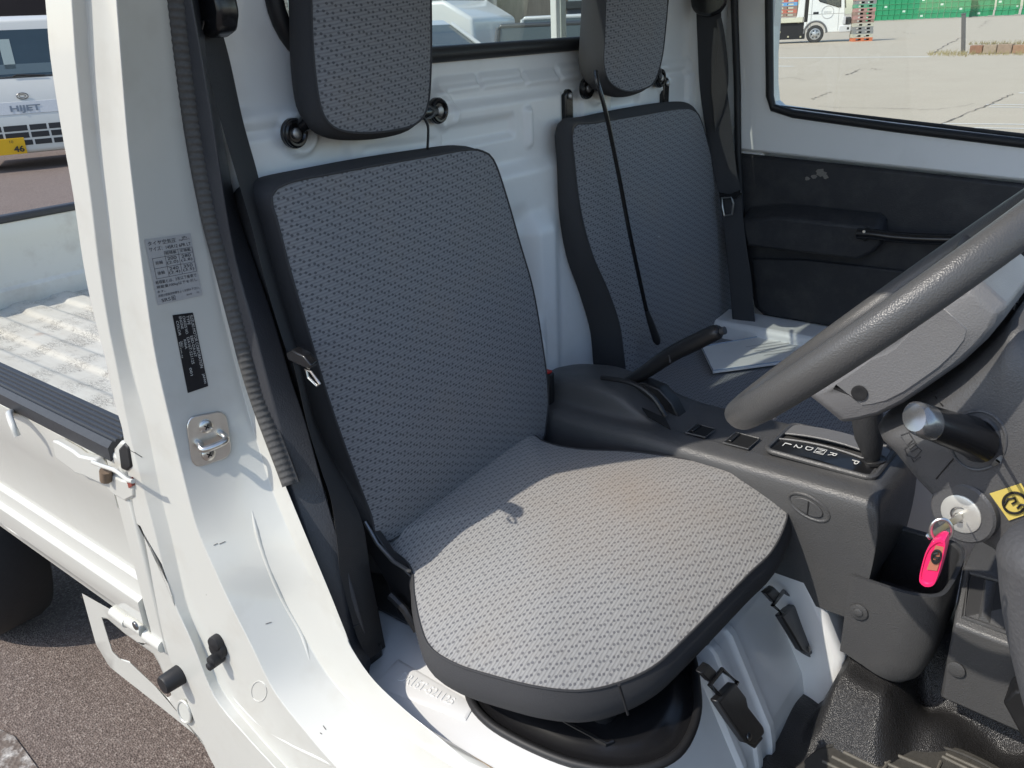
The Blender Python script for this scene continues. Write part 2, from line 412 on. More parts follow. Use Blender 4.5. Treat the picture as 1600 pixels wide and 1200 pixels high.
for k, (ln, dx) in enumerate(lines):
    q = [U(p, x=dx) for p in ln]
    if ln is E4: q = [U(p, x=xe4(p[1])-.014*sm(300, 640, p[1])) for p in ln[:13]]+[U(p, z=.601) for p in ln[13:]]
    if ln is Mi: q = [jamb_pt(p, i).lerp(U(p, x=.060+.016*sm(8, 10, i)), sm(9, 12, i)) for i, p in enumerate(ln)]
    if ln is Mj: q = [(jamb_pt(p, i)+Vector((-.002, -.003, 0))).lerp(U(p, x=.092), sm(8, 13, i)) for i, p in enumerate(ln)]
    d = (q[0]-q[1]).normalized()
    q = [q[0]+d*.26, q[0]+d*.13]+q
    L3.append(spl(q, 90))
mb = MB(); rows = []
for i in range(90):
    r = [l[i] for l in L3]
    e2b = r[2].lerp(r[3], .42)+Vector((.0022, .0, 0)); e2c = r[2].lerp(r[3], .24)+Vector((-.0005, 0, 0)); back = r[0]+Vector((.03, .010, 0)); bk2 = Vector((.185, max(r[0].y+.008, .03), r[0].z))
    m1 = r[4].lerp(r[5], .5); m2 = r[3].lerp(r[4], .5)
    e4f = r[6]+(r[6]-CAMP).normalized()*.016
    rows.append([bk2, back, r[0], r[1], r[2], e2c, e2b, r[3], m2, r[4], m1, r[5], r[6], e4f])
mb.grid(rows, flip=True)
pillar = mb.build('door_pillar', WHITE, cab, bev=.0035, seg=3, ang=24)
tag(pillar, 'glossy white door pillar sweeping into the sill')
def bvh_of(mbs): return BVHTree.FromPolygons([tuple(p) for p in mbs.v], mbs.f)
PB = bvh_of(mb)
def hit(p, off=0.0, b=None):
    h = (b or PB).ray_cast(CAMP, ray(p).normalized())
    if h[0] is None: return U(p, x=.06), Vector((-.5, -.86, 0))
    n = h[1] if h[1].dot(CAMP-h[0]) > 0 else -h[1]
    return h[0]+n*off, n
# seam in the outer skin, as a dark recessed line
sp = [hit(p, .0004)[0] for p in ((197, 700), (211, 707), (222, 714))]
MB().tube(sp, .0007, 6).build('panel_seam', simple('seam_shadow', (.10, .10, .095), .8), cab)
# weatherstrip: ribbed rubber tube
wl = [U((a-3+9, y), x=xe4(y)-.014*sm(300, 640, y)+.002) for y, a in ((-60, 264), (0, 270), (105, 283), (227, 301), (332, 321), (416, 342), (505, 365), (575, 383), (640, 404), (735, 440), (757, 448))]
d = (wl[0]-wl[1]).normalized(); wl = [wl[0]+d*.2]+wl
pts = resample(spl(wl, 120), 300); rows = []
for i, p in enumerate(pts):
    v_ = (CAMP-p).normalized(); t_ = (pts[min(i+1, 299)]-pts[max(i-1, 0)]).normalized(); s_ = v_.cross(t_).normalized(); hh = (.0066, .0056, .0044)[i % 3]
    rows.append([p-s_*.0105-v_*.004, p-s_*.0105+v_*hh*.55, p-s_*.0072+v_*hh, p+v_*hh*1.15, p+s_*.0062+v_*hh, p+s_*.0080+v_*.003, p+s_*.0105+v_*.0052, p+s_*.0118-v_*.004])
tag(MB().grid(rows).build('weatherstrip', simple('worn_weatherstrip', (.075, .072, .067), .62, 0, .35, 300, .2), cab, sharp=0), 'black ribbed door weatherstrip on the pillar')
# pressed bead and scuffs along the sill
for nm, path, r_ in (('pressed_bead', ((392, 790), (404, 842), (422, 895), (446, 945), (472, 992), (486, 1040)), .0032), ('pressed_bead', ((352, 1075), (392, 1122), (446, 1160), (510, 1192), (580, 1222)), .0028)):
    MB().tube(spl([hit(p, -.0016)[0] for p in path], 40), [r_*min(1, .25+k/8, .25+(39-k)/8) for k in range(40)], 10).build(nm, WHITE, cab)
m = MB(); random.seed(3)
for k in range(26):
    px_, py_ = random.uniform(360, 640), random.uniform(980, 1200); a_ = random.uniform(-.4, .9); l_ = random.uniform(3, 11)
    if py_ < 1.5*px_-10 and py_ > .9*px_+560: m.tube([hit((px_, py_), .0002)[0], hit((px_+l_*math.cos(a_), py_+l_*math.sin(a_)), .0002)[0]], random.uniform(.0002, .0005), 5)
if m.v: m.build('sill_scuff', simple('scuff_grey', (.33, .31, .28), .9), cab)['kind'] = 'stuff'
# inner pillar trim
T0 = [(283, 0), (296, 105), (316, 227), (336, 332), (354, 416), (378, 505), (398, 590), (420, 665), (437, 757), (464, 844), (497, 936), (545, 1046), (570, 1061)]
T1 = [(300, 0), (318, 105), (338, 227), (354, 332), (370, 416), (394, 505), (416, 590), (436, 665), (456, 757), (482, 844), (514, 936), (556, 1030), (573, 1056)]
T2 = [(312, 0), (330, 105), (352, 227), (372, 332), (400, 416), (430, 505), (455, 590), (480, 665), (505, 757), (530, 844), (556, 930), (576, 1010), (580, 1048)]
rows = []
for ln, dx in ((T0, .004), (T1, .009), (T2, .040)):
    q = [U(p, x=xe4(p[1])-.014*sm(300, 640, p[1])*(1-sm(900, 1060, p[1]))+dx) for p in ln]; d = (q[0]-q[1]).normalized(); q = [q[0]+d*.25]+q; rows.append(spl(q, 60))
rows.insert(0, [p+Vector((.0, .02, 0)) for p in rows[0]])
rows.append([p+Vector((.012, .06, 0)) for p in rows[-1]]); rows.append([p+Vector((.012, .10, 0)) for p in rows[-2]])
MB().grid(list(zip(*rows))).build('pillar_trim', plastic('trim_plastic', (.040, .042, .048), .42, 500, .2, .05), cab, bev=.004, seg=3, ang=15)
# roof and the rest of the shell that shades the inside
mb = MB(); mb.box((.115, -.82, 1.705), (1.36, .03, 1.735)); mb.box((.085, -.84, 1.655), (.150, -.06, 1.74)); mb.box((1.325, -.84, 1.66), (1.39, .03, 1.74))
mb.box((.12, -.84, 1.66), (1.355, -.78, 1.745)); mb.box((.10, -.02, 1.69), (1.375, .035, 1.72))
mb.build('roof', WHITE_IN, cab, bev=.012)
for x in (.105, 1.37):
    MB().tube([(x, -1.25, 1.05), (x+(.03 if x < .7 else -.03), -.80, 1.69)], .03, 10).build('front_pillar', WHITE_IN, cab)
mb = MB(); mb.box((1.325, -.062, .55), (1.395, .03, 1.70)); mb.box((1.398, -.16, .55), (1.446, .03, 1.70)); mb.build('far_pillar', WHITE_IN, cab, bev=.006)
# pedestal under the driver's seat with its ribbed front
def ped(x, s):
    """profile along the front: s 0..1 from the top edge down to the floor"""
    pr = [(-.500, .600), (-.520, .598), (-.534, .586), (-.600, .455), (-.606, .425), (-.608, .33)]
    t = s*(len(pr)-1); k = min(int(t), len(pr)-2); t -= k
    a, b = Vector(pr[k]), Vector(pr[k+1]); p = a.lerp(b, t)
    ph = ((x-.395)/.045) % 1; rib = sm(.10, .22, ph)*(1-sm(.48, .60, ph))*sm(.20, .30, s)*(1-sm(.93, 1, s))*sm(.39, .40, x)*(1-sm(.525, .53, x))
    return Vector((x, p.x-.0055*rib, p.y+.002*rib))
mb = MB(); rows = [[Vector((x, y, .600)) for x in [.08+.553*i/180 for i in range(181)]] for y in (.06, -.1, -.3, -.48)]
rows += [[ped(.08+.553*i/180, s/40) for i in range(181)] for s in range(41)]
mb.grid(rows, flip=True); pedestal = mb.build('seat_pedestal', WHITE_IN, cab, sharp=35)
tag(pedestal, 'white seat pedestal with a ribbed front and stamped number panel')
# stamped number panel on the pedestal top
q = [U(p, z=.6005) for p in ((630, 1030), (742, 1108), (727, 1126), (583, 1052))]
q = [U(p, z=.6005) for p in ((622, 1029), (743, 1102), (728, 1128), (582, 1072))]
mb = MB(); hi = [quadpt(q, s, t, .0016) for s, t in ((.04, .1), (.97, .06), (.97, .9), (.03, .9))]
mb.prism(q, hi); mb.build('number_panel', WHITE_IN, cab, bev=.0012, seg=2)
mb = MB(); text_on(mb, 'DR16T-521125', q, (.17, .24, .80, .58), .0014, .0011)
mb.build('stamped_number', WHITE_IN, cab, smooth=False)
mb = MB(); mb.tube([U(p, z=.6012) for p in ((545, 1068), (590, 1100), (640, 1124), (700, 1160), (765, 1198), (800, 1222))], .0011, 6)
mb.build('sill_seam', simple('rusty_sealer', (.38, .29, .19), .9, 0, .4, 120), cab)
# tunnel side, lit white, beside the console
mb = MB(); prof = [(0, .30), (0, .64), (-.590, .64), (-.656, .51), (-.664, .30)]
mb.prism([Vector((.630, y, z)) for y, z in prof], [Vector((.80, y, z)) for y, z in prof]).build('centre_tunnel', WHITE_IN, cab, bev=.012, seg=3)
# far sill beside the passenger seat and the passenger's pedestal
mb = MB(); mb.box((1.285, -.72, .3), (1.392, .0, .755)); mb.box((.80, -.585, .32), (1.30, .0, .63)); mb.build('far_sill', WHITE_IN, cab, bev=.012)
# firewall and dash body that close the front
mb = MB(); pr = [(-1.30, .35), (-1.30, 1.06), (-1.0, 1.10), (-.93, 1.05), (-.93, .80), (-1.10, .66), (-1.10, .35)]
dash = thing('dashboard', 'charcoal dashboard ahead of the steering column at the right edge', 'dashboard', (.7, -1.0, .4))
mb.prism([Vector((.13, y, z)) for y, z in pr], [Vector((1.36, y, z)) for y, z in pr]).build('dash_body', DARKPL, dash, bev=.02, seg=3)
c = [U(p, x=.13) for p in ((1656, 825), (1660, 870), (1668, 960), (1688, 1060), (1716, 1170), (1736, 1300))]
tag(MB().tube(spl(c, 24), [.016+.021*min(1, i/4)**.5 for i in range(24)], 24).build('dash_end_pad', plastic('dash_pad', (.075, .075, .078), .55, 300, .3, .12), dash), 'rounded grey end of the lower dash at the doorway')

# ---- decals on the jamb
def decal_quad(c, off=.0006): return [tuple(p) for p in c]
LAB = [(225, 374), (297, 364), (316, 461), (246, 477)]
q = decal_quad(LAB); mb = MB(); mb.grid([[quadpt(q, i/10, j/12, .0007) for i in range(11)] for j in range(13)])
lab = mb.build('tyre_label', simple('silver_label', (.46, .46, .455), .35, .15, .05), cab, smooth=False)
tag(lab, 'silver tyre pressure label printed in Japanese')
mb = MB(); o = .0013
for t, b in (('タイヤ空気圧', (.05, .035, .66, .105)), ('kPa', (.80, .03, .90, .065)), ('(kgf/cm²)', (.72, .07, .95, .10)), ('サイズ：145R12 6PR LT', (.05, .125, .96, .19)),
             ('軽積載', (.38, .225, .62, .275)), ('定積載', (.70, .225, .93, .275)), ('200', (.40, .31, .60, .36)), ('(2.0)', (.38, .375, .62, .43)), ('280', (.71, .31, .91, .36)), ('(2.8)', (.69, .375, .93, .43)),
             ('前輪', (.13, .345, .29, .40)), ('240', (.40, .47, .60, .52)), ('(2.4)', (.38, .53, .62, .585)), ('350', (.71, .47, .91, .52)), ('(3.5)', (.69, .53, .93, .585)), ('後輪', (.13, .50, .29, .555)),
             ('軽積載とは、2名以下乗車で', (.05, .635, .95, .69)), ('積載量100kg以下を示し', (.05, .71, .95, .765)), ('ます。', (.05, .785, .22, .82)), ('詳細は取扱説明書をよくお読み下さい。', (.05, .845, .96, .885)),
             ('SRS', (.10, .915, .30, .965)), ('B', (.345, .92, .385, .96)), ('82HA0', (.66, .925, .78, .95)), ('TM', (.88, .925, .93, .95))):
    text_on(mb, t, q, b, o)
for b in ((.36, .215, .97, .22), (.08, .295, .97, .30), (.08, .452, .97, .457), (.08, .605, .97, .61), (.36, .215, .367, .61), (.655, .215, .662, .61), (.965, .215, .972, .61), (.08, .295, .087, .61),
          (.325, .908, .332, .972), (.40, .908, .407, .972), (.325, .905, .407, .91), (.325, .968, .407, .973)): rect_on(mb, q, b, o)
mb.build('label_print', simple('label_ink', (.03, .03, .035), .6), lab, smooth=False)
q = decal_quad([(269, 492), (301, 488), (325, 603), (293, 614)])
mb = MB(); mb.grid([[quadpt(q, i/6, j/12, .0008) for i in range(7)] for j in range(13)])
pl = mb.build('id_plate', simple('black_plate', (.010, .011, .014), .35, 0, .1), cab, smooth=False)
tag(pl, 'black identification plate with rotated lettering')
qr = [q[1], q[2], q[3], q[0]]           # lettering runs down the plate
mb = MB()
for t, b in (('SUZUKI MOTOR CORPORATION', (.03, .05, .74, .19)), ('JAPAN', (.82, .05, .95, .19)), ('TYPE', (.03, .24, .15, .37)), ('EBD-DA16T', (.30, .24, .58, .37)),
             ('CHASSIS NO.', (.03, .42, .27, .55)), ('DA16T-521125', (.31, .42, .66, .55)), ('ENGINE', (.03, .60, .19, .72)), ('R06A', (.33, .60, .45, .72)), ('001', (.70, .60, .80, .72)), ('COLOR', (.08, .78, .27, .90)), ('26U', (.34, .78, .42, .88)), ('BKD0-SJ', (.35, .90, .55, .98))):
    text_on(mb, t, qr, b, .0013)
mb.build('plate_print', simple('plate_letters', (.55, .55, .52), .5), pl, smooth=False)
# striker
q = [hit(p, .0)[0] for p in ((289, 652), (352, 640), (362, 712), (300, 732))]
out = []
for x, y in rrect(0, 0, 1, 1, .22, 4): out.append((x, 1-y))
mb = MB(); mb.prism([quadpt(q, s, t, 0) for s, t in out], [quadpt(q, s, t, .003) for s, t in out])
st = mb.build('door_striker', CHROME, cab, bev=.001); tag(st, 'zinc plated door striker with a bent steel loop')
sn = (q[1]-q[0]).cross(q[3]-q[0]).normalized(); sn = sn if sn.dot(CAMP-q[0]) > 0 else -sn
for s, t in ((.45, .24), (.42, .80)):
    c = quadpt(q, s, t, .003); scr = MB().disc(c, sn, .0085, .003, 20, .001).build('screw', CHROME, st)
    mb = MB(); e = (q[1]-q[0]).normalized(); g = (q[3]-q[0]).normalized()
    for a, b in ((e+g*.6, g-e*.6), (g-e*.6, e+g*.6)):
        a = a.normalized()*.0036; b = b.normalized()*.0008; cc = c+sn*.0042
        mb.add([cc+a+b, cc-a+b, cc-a-b, cc+a-b], [[0, 1, 2, 3]])
    mb.build('screw_cross', simple('cross_slot', (.01, .01, .01), .7), scr, smooth=False)
pa, pb_ = quadpt(q, .20, .52, .002), quadpt(q, .78, .44, .002)
ex = Vector((-.012, -.018, -.012))
MB().tube(spl([pa, pa+sn*.010, pa+sn*.019-Vector((0, 0, .004)), (pa+pb_)/2+sn*.022-Vector((0, 0, .005)), pb_+sn*.020-Vector((0, 0, .004)), pb_+sn*.010, pb_], 24), .0042, 12).build('loop', CHROME, st)
# small arrow scuff and scratches in the paint
mb = MB()
for p in ((343, 850, 352, 846), (415, 975, 424, 972), (334, 852, 340, 849), (505, 1134, 509, 1140), (500, 1145, 503, 1147)):
    mb.tube([hit(p[:2], .0003)[0], hit(p[2:], .0003)[0]], .0005, 5)
mb.build('paint_scratch', simple('chip', (.12, .11, .10), .9), cab)['kind'] = 'stuff'
# rubber bumper on the jamb and white plug holes
c, n = hit((345, 1015), .0)
bp = MB(); ax = Vector((.15, .05, 1)).normalized()
for t, r, h in ((-.016, .011, .012), (-.004, .014, .009), (.009, .0085, .018), (.014, .006, .022)):
    bp.disc(c-ax*t*.9, n, r, h, 16, .002)
tag(bp.build('rubber_bumper', RUBBER, cab), 'black rubber stop on the lower jamb')
c, n = hit((405, 1075), .0); MB().tube([c+Vector((0, math.cos(a)*.010, math.sin(a)*.014)) if False else hit((405+12*math.cos(a), 1080+16*math.sin(a)), .0002)[0] for a in [i*math.pi/8 for i in range(16)]], .0007, 6, closed=True).build('plug_hole', WHITE, cab)
# ================================================================== SEATS
BOLT = simple('bolt_steel', (.48, .47, .45), .5, .9)
def pad(outline, centre, out_n, crown, bandh, inset, fab, band, parent, uv, names=('cushion_cover', 'side_band'), edge_round=.010, rings=14, n=140, power=3.2):
    """upholstered pad: fabric face crowned over a 3-D outline, and a darker band round its edge"""
    B = resample(spl(outline, n, True), n, True); c = Vector(centre); N = Vector(out_n).normalized()
    rows = []
    for k in range(rings+1):
        s = max(.004, (k/rings)**.8)
        row = []
        for b in B:
            dn = (b-c).dot(N); row.append(c+(b-c-N*dn)*s+N*(dn*s**power+crown*(1-s**power)))
        rows.append(row)
    mb = MB(); mb.grid(rows, closed_u=True); f = mb.build(names[0], fab, parent, uv=uv, sharp=0)
    rows2 = []; m = 8
    for k in range(m+1):
        t = k/m
        hh = bandh if not callable(bandh) else None
        row = []
        for i, b in enumerate(B):
            h = bandh(b) if callable(bandh) else bandh
            dirr = (c-b); dirr -= N*dirr.dot(N); dirr.normalize()
            bul = math.sin(math.pi*min(1, t*1.02))*edge_round
            row.append(b - N*h*t - dirr*bul + dirr*inset*t**2)
        rows2.append(row)
    last = rows2[-1]; cc = sum(last, Vector())/len(last)
    rows2.append([p.lerp(cc, .5) for p in last]); rows2.append([p.lerp(cc, .98) for p in last])
    mb = MB(); mb.grid(rows2, closed_u=True); g = mb.build(names[1], band, parent, sharp=60)
    # welt between face and band
    MB().tube([b+N*.0002 for b in B], .0016, 6, closed=True).build('welt', band, f)
    return f, g
# driver's seat
drv = thing('driver_seat', 'grey patterned seat in the open doorway, its cushion lit by the sun', 'car seat', (.41, -.30, .62))
ck = [((596, 850), .738), ((640, 884), .728), ((647, 930), .722), ((656, 975), .712), ((672, 1012), .702), ((712, 1038), .692), ((767, 1056), .684), ((835, 1073), .680), ((902, 1080), .678), ((962, 1069), .679), ((1021, 1042), .684),
      ((1071, 997), .690), ((1122, 946), .698), ((1170, 897), .705), ((1207, 860), .711), ((1229, 812), .718), ((1226, 778), .725), ((1200, 750), .731), ((1165, 735), .734), ((1060, 716), .740), ((985, 706), .742), ((905, 702), .744), ((850, 690), .745)]
def ckp(p, z):
    q = U(p, z=z)
    for _ in range(12):
        zz = .728+.095*(q.x-.2)-.050*sm(-.43, -.60, q.y); q = U(p, z=(q.z+zz)/2)
    return q
ol = [ckp(p, z) for p, z in ck] + [Vector((.585, -.07, .764)), Vector((.42, -.05, .75)), Vector((.23, -.07, .732))]
def bh(b): return .040+.026*sm(-.38, -.52, b.y)+.012*sm(.3, .55, b.x)
cush, cband = pad(ol, (.41, -.30, .748), (-.095, 0, 1), .020, lambda b: .064, .012, FABRIC, BAND, drv, lambda p: (p.x, p.y), power=2.6)
tag(cush, 'light grey cushion cover with small dark marks and a faint stain')
# seam at the front corner of the band
MB().tube([U((967, 1070), y=-.588), U((974, 1092), y=-.586), U((981, 1116), y=-.578)], .0016, 6).build('band_seam', simple('thread', (.01, .01, .012), .9), cband)
BN = Vector((0, -1, .10)).normalized()
def backp(p, off=0): return UP_(p, (0, -.138-off, .74), (0, 1, -.085))
bo = [(424, 306), (452, 285), (520, 271), (600, 256), (680, 242), (728, 234), (753, 236), (772, 252), (792, 310), (812, 380), (832, 450), (846, 530), (856, 610), (853, 660), (842, 695), (780, 735), (690, 793), (600, 848), (578, 800), (545, 715), (512, 620), (482, 520), (455, 430), (434, 350)]
o3 = [backp(p) for p in bo]
bc = backp((640, 510))
bf, bb = pad(o3, bc, BN, .014, .105, .012, FABRIC_SHADED, BAND, drv, lambda p: (p.x, p.z), ('backrest_cover', 'backrest_band'), .012, power=3.5)
# cushion carrier, rails and recliner on the doorway side
mb = MB(); mb.box((.225, -.50, .602), (.59, -.02, .672)); mb.build('seat_base', BLACKPL, drv, bev=.012)
rp = [(556, 800), (588, 838), (608, 868), (646, 905), (652, 985), (622, 962), (604, 910), (586, 880), (562, 842)]
MB().prism([U(p, x=.205) for p in rp], [U(p, x=.205)+Vector((.012, 0, 0)) for p in rp]).build('recliner_plate', BLACKPL, drv, bev=.002)
MB().tube([U(p, x=.200) for p in ((570, 815), (590, 850), (615, 878), (640, 893))], .0028, 8).build('recliner_lever', STEEL, drv)
MB().tube([U(p, x=.19) for p in ((610, 930), (632, 952), (652, 985))], .006, 8).build('slide_rail', BLACKPL, drv)
MB().tube(spl([U(p, y=-.52) for p in ((1060, 1012), (1105, 1004), (1150, 997), (1172, 978), (1192, 950), (1205, 915))], 30), .0042, 10).build('slide_lever', GLOSSBLK, drv)
# passenger seat
pas = thing('passenger_seat', 'grey patterned seat across the console, standing in the shade', 'car seat', (1.08, -.30, .62))
pk = [(896, 200), (930, 192), (1000, 180), (1060, 170), (1084, 172), (1096, 190), (1110, 240), (1124, 300), (1136, 380), (1143, 450), (1142, 500), (1130, 535), (1060, 575), (985, 610), (976, 570), (968, 510), (950, 455), (926, 400), (908, 335), (898, 260)]
o3 = [backp(p, -.03) for p in pk]
pad(o3, backp((1020, 370), -.03), BN, .014, lambda b: .034+.055*sm(1.2, .85, b.z), -.004, FABRIC_SHADED, BAND, pas, lambda p: (p.x+.3, p.z), ('backrest_cover', 'backrest_band'), .016, power=3.5)
ol = [Vector(p) for p in ((.845, -.06, .712), (.835, -.2, .716), (.835, -.40, .712), (.845, -.50, .700), (.885, -.555, .688), (1.05, -.57, .682), (1.22, -.56, .688), (1.275, -.50, .70), (1.285, -.3, .715), (1.285, -.06, .712))]
pad(ol, (1.06, -.3, .70), (0, 0, 1), .022, .06, .012, FABRIC_SHADED, BAND, pas, lambda p: (p.x+.2, p.y), power=2.6)
mb = MB(); mb.box((.86, -.50, .60), (1.26, -.02, .65)); mb.build('seat_base', BLACKPL, pas, bev=.012)
for k, p in enumerate(((890, 150), (1042, 130))):
    b = wall_h(*W(*p)); c = U(p, y=-.022); lo = c+Vector((0, -.006, -.075))
    c.y = -b-.004; r = .0115; tb = MB(); ou = [(c.x+r*math.cos(t_), c.z+r*math.sin(t_)) for t_ in [math.pi*i/10 for i in range(11)]]+[(c.x-r, c.z-.07), (c.x+r, c.z-.07)]
    tb.prism([Vector((x, -b+.004, z)) for x, z in ou], [Vector((x, -b-.010, z)) for x, z in ou]); br = tb.build('hanger_bracket', GLOSSBLK, pas, bev=.003, seg=3)
    MB().disc(Vector((c.x, -b-.0105, c.z)), (0, -1, .1), .0058, .003, 16, .0015).build('bolt', BOLT, br)

# headrests, each hung on two arms bolted to the wall
def headrest(name, label, px, c, arms, uvo, yoff):
    t = thing(name, label, 'headrest', U(c, y=-.09), group='headrests hung on the rear wall')
    pl = [UP_(p, (0, yoff, 1.30), (0, 1, -.10)) for p in px]
    # carry the outline on above the frame to its rounded top
    n = len(pl); N = Vector((0, -1, .10)).normalized(); cc = sum(pl, Vector())/n
    f, g = pad(pl, cc, N, .010, .055, .010, FABRIC_SHADED, BAND, t, lambda p: (p.x+uvo, p.z), ('headrest_cover', 'headrest_band'), .010, n=120, power=3.2)
    for a, b in arms:
        h = wall_h(*W(*a)); A = U(a, y=-h-.004); D = A+(b-A)
        ar = MB(); ar.disc(A, (0, -1, 0), .0185, .007, 24)
        st_ = A+(b-A).normalized()*.013; ar.tube([st_+Vector((0, -.002, 0)), st_.lerp(b, .3)+Vector((0, -.003, .0)), st_.lerp(b, .6)+Vector((0, -.006, 0)), b], [.0085, .0092, .009, .009], 12)
        ao = ar.build('arm', GLOSSBLK, t)
        MB().tube([A+Vector((.0142*math.cos(t_), -.007, .0142*math.sin(t_))) for t_ in [2*math.pi*i/24 for i in range(24)]], .0036, 8, closed=True).build('arm_rim', GLOSSBLK, t)
        MB().disc(A+Vector((0, -.0068, 0)), (0, -1, .05), .0068, .0035, 18, .0012).build('bolt', BOLT, ao)
    return t
hp = [(484, -230), (484, -100), (486, 0), (489, 80), (497, 150), (508, 185), (530, 203), (570, 208), (620, 203), (652, 192), (668, 165), (673, 100), (673, 0), (672, -100), (670, -230), (640, -290), (575, -305), (510, -285)]
hd = headrest('headrest', 'larger grey headrest on black bolted arms above the near seat', hp, (575, 190), [((457, 208), U((505, 165), y=-.055)), ((681, 173), U((650, 178), y=-.055))], .11, -.078)
qp = [(950, -200), (948, -100), (946, 0), (944, 60), (943, 100), (952, 128), (975, 142), (1000, 141), (1022, 128), (1034, 90), (1040, 40), (1043, 0), (1046, -100), (1048, -200), (1030, -245), (995, -255), (965, -240)]
hp2 = headrest('headrest', 'smaller grey headrest above the far seat, a black cord hanging from it', qp, (990, 130), [((914, 138), U((945, 108), y=-.06)), ((1028, 122), U((1020, 105), y=-.06))], .23, -.090)
# black cord with a rubber end
cord = thing('hanging_cord', 'thin black cord hanging down across the far backrest', 'cord', backp((1026, 530), .02))
cp = [U((931, 112), y=-.085), U((934, 130), y=-.10)]+[backp(p, .016) for p in ((944, 165), (955, 215), (968, 280), (983, 360), (1000, 440), (1010, 485))]
MB().tube(spl(cp, 60), .0038, 8).build('strand', GLOSSBLK, cord)
e0, e1 = backp((1010, 485), .016), backp((1028, 537), .018)
MB().tube([e0, e0.lerp(e1, .3), e0.lerp(e1, .9), e1], [.004, .006, .008, .005], 12).build('cord_end', RUBBER, cord)
cord2 = thing('strap_tail', 'short black strap between the near headrest and its backrest', 'strap', U((668, 226), y=-.07))
MB().tube(spl([U((660, 180), y=-.06), U((668, 195), y=-.065), U((669, 210), y=-.065), U((668, 232), y=-.07)], 14), .0045, 8, flat=.4).build('webbing', BELT, cord2)

# ================================================================== SEAT BELTS
def ribbon(sec, th=.0012, n=60, twist=0):
    """sec: list of (left point, right point); a flat strip with thickness"""
    a = spl([s[0] for s in sec], n); b = spl([s[1] for s in sec], n); rows = []
    for p, q in zip(a, b):
        nn = Vector((-.5, -.8, .1)).normalized()*th
        rows.append([p+nn, p.lerp(q, .5)+nn*1.6, q+nn, q-nn, p.lerp(q, .5)-nn*.4, p-nn])
    mb = MB(); mb.grid(rows, closed_u=True); return mb
belt = thing('seat_belt', 'near black seat belt running down beside the door pillar trim', 'seat belt', U((575, 1030), x=.15), group='three point seat belts')
sec = [((300, 20), (338, 20)), ((318, 90), (358, 90)), ((345, 190), (380, 190)), ((368, 270), (402, 270)), ((392, 350), (420, 350)), ((412, 430), (440, 430)), ((432, 500), (460, 510)), ((450, 555), (472, 552))]
s3 = [(U(a, x=.118), U(b, x=.172)) for a, b in sec]
ribbon(s3).build('shoulder_webbing', BELT, belt)
sec = [((455, 556), (470, 548)), ((466, 600), (478, 590)), ((482, 670), (494, 655)), ((502, 735), (520, 715)), ((518, 785), (546, 770)), ((527, 850), (567, 820)), ((531, 890), (578, 890)), ((545, 950), (590, 950)), ((560, 1000), (600, 1000)), ((578, 1028), (602, 1010))]
s3 = [(U(a, x=.120), U(b, x=.182)) for a, b in sec]
lap = ribbon(s3).build('lap_webbing', BELTG, belt)
for k in range(3):
    y = 957+k*7; ln = [U((546+k*3, y+6), x=.1205), U((585+k*1, y-13), x=.181)]
    MB().tube([p+Vector((-.002, -.003, 0)) for p in ln], .0009, 6).build('stitching', BELT, lap)
c = U((578, 1024), x=.152); MB().box((c.x-.016, c.y-.010, c.z-.012), (c.x+.016, c.y+.012, c.z+.016)).build('floor_anchor', BLACKPL, belt, bev=.004)
tp = [(446, 552), (456, 547), (474, 556), (487, 572), (483, 578), (466, 571), (450, 563)]
MB().prism([U(p, x=.116) for p in tp], [U(p, x=.116)+Vector((.014, .004, 0)) for p in tp]).build('tongue_cover', GLOSSBLK, belt, bev=.002)
MB().tube([U(p, x=.118) for p in ((478, 577), (486, 581), (500, 600), (496, 603), (482, 590))], .0016, 8, closed=True).build('tongue', CHROME, belt)
gp = [(292, -40), (312, -55), (335, -20), (344, 20), (341, 50), (325, 62), (308, 50), (298, 15)]
MB().prism([U(p, x=.128) for p in gp], [U(p, x=.128)+Vector((.03, .006, 0)) for p in gp]).build('guide_cover', GLOSSBLK, belt, bev=.006)
mb = MB(); mb.tube(spl([U(p, x=.125) for p in ((304, 38), (311, 36), (318, 33), (315, 47))], 10), .0011, 6); mb.build('guide_clip', STEEL, belt)
belt2 = thing('seat_belt', 'far black seat belt hanging beside the rear edge of the closed door', 'seat belt', U((1160, 520), x=1.33), group='three point seat belts')
sec = [((1088, 10), (1126, 8)), ((1090, 60), (1128, 55)), ((1094, 140), (1135, 130)), ((1105, 215), (1143, 200)), ((1118, 280), (1150, 262)), ((1124, 305), (1156, 292)), ((1134, 380), (1164, 370)), ((1141, 450), (1174, 440)), ((1147, 530), (1181, 525))]
ribbon([(U(a, x=1.315), U(b, x=1.325)) for a, b in sec]).build('shoulder_webbing', BELT, belt2)
sec = [((1120, 30), (1127, 28)), ((1122, 70), (1133, 60)), ((1112, 130), (1138, 120)), ((1115, 170), (1132, 160)), ((1117, 205), (1121, 200))]
ribbon([(U(a, x=1.310), U(b, x=1.318)) for a, b in sec]).build('inner_webbing', BELTG, belt2)
gp = [(1078, -20), (1080, 12), (1090, 24), (1108, 28), (1126, 20), (1136, 8), (1140, -20)]
MB().prism([U(p, x=1.300) for p in gp], [U(p, x=1.335) for p in gp]).build('guide_cover', GLOSSBLK, belt2, bev=.008, seg=3)
tp = [(1122, 300), (1140, 304), (1158, 296), (1160, 303), (1150, 311), (1126, 309)]
MB().prism([U(p, x=1.300) for p in tp], [U(p, x=1.315) for p in tp]).build('tongue_cover', GLOSSBLK, belt2, bev=.003)
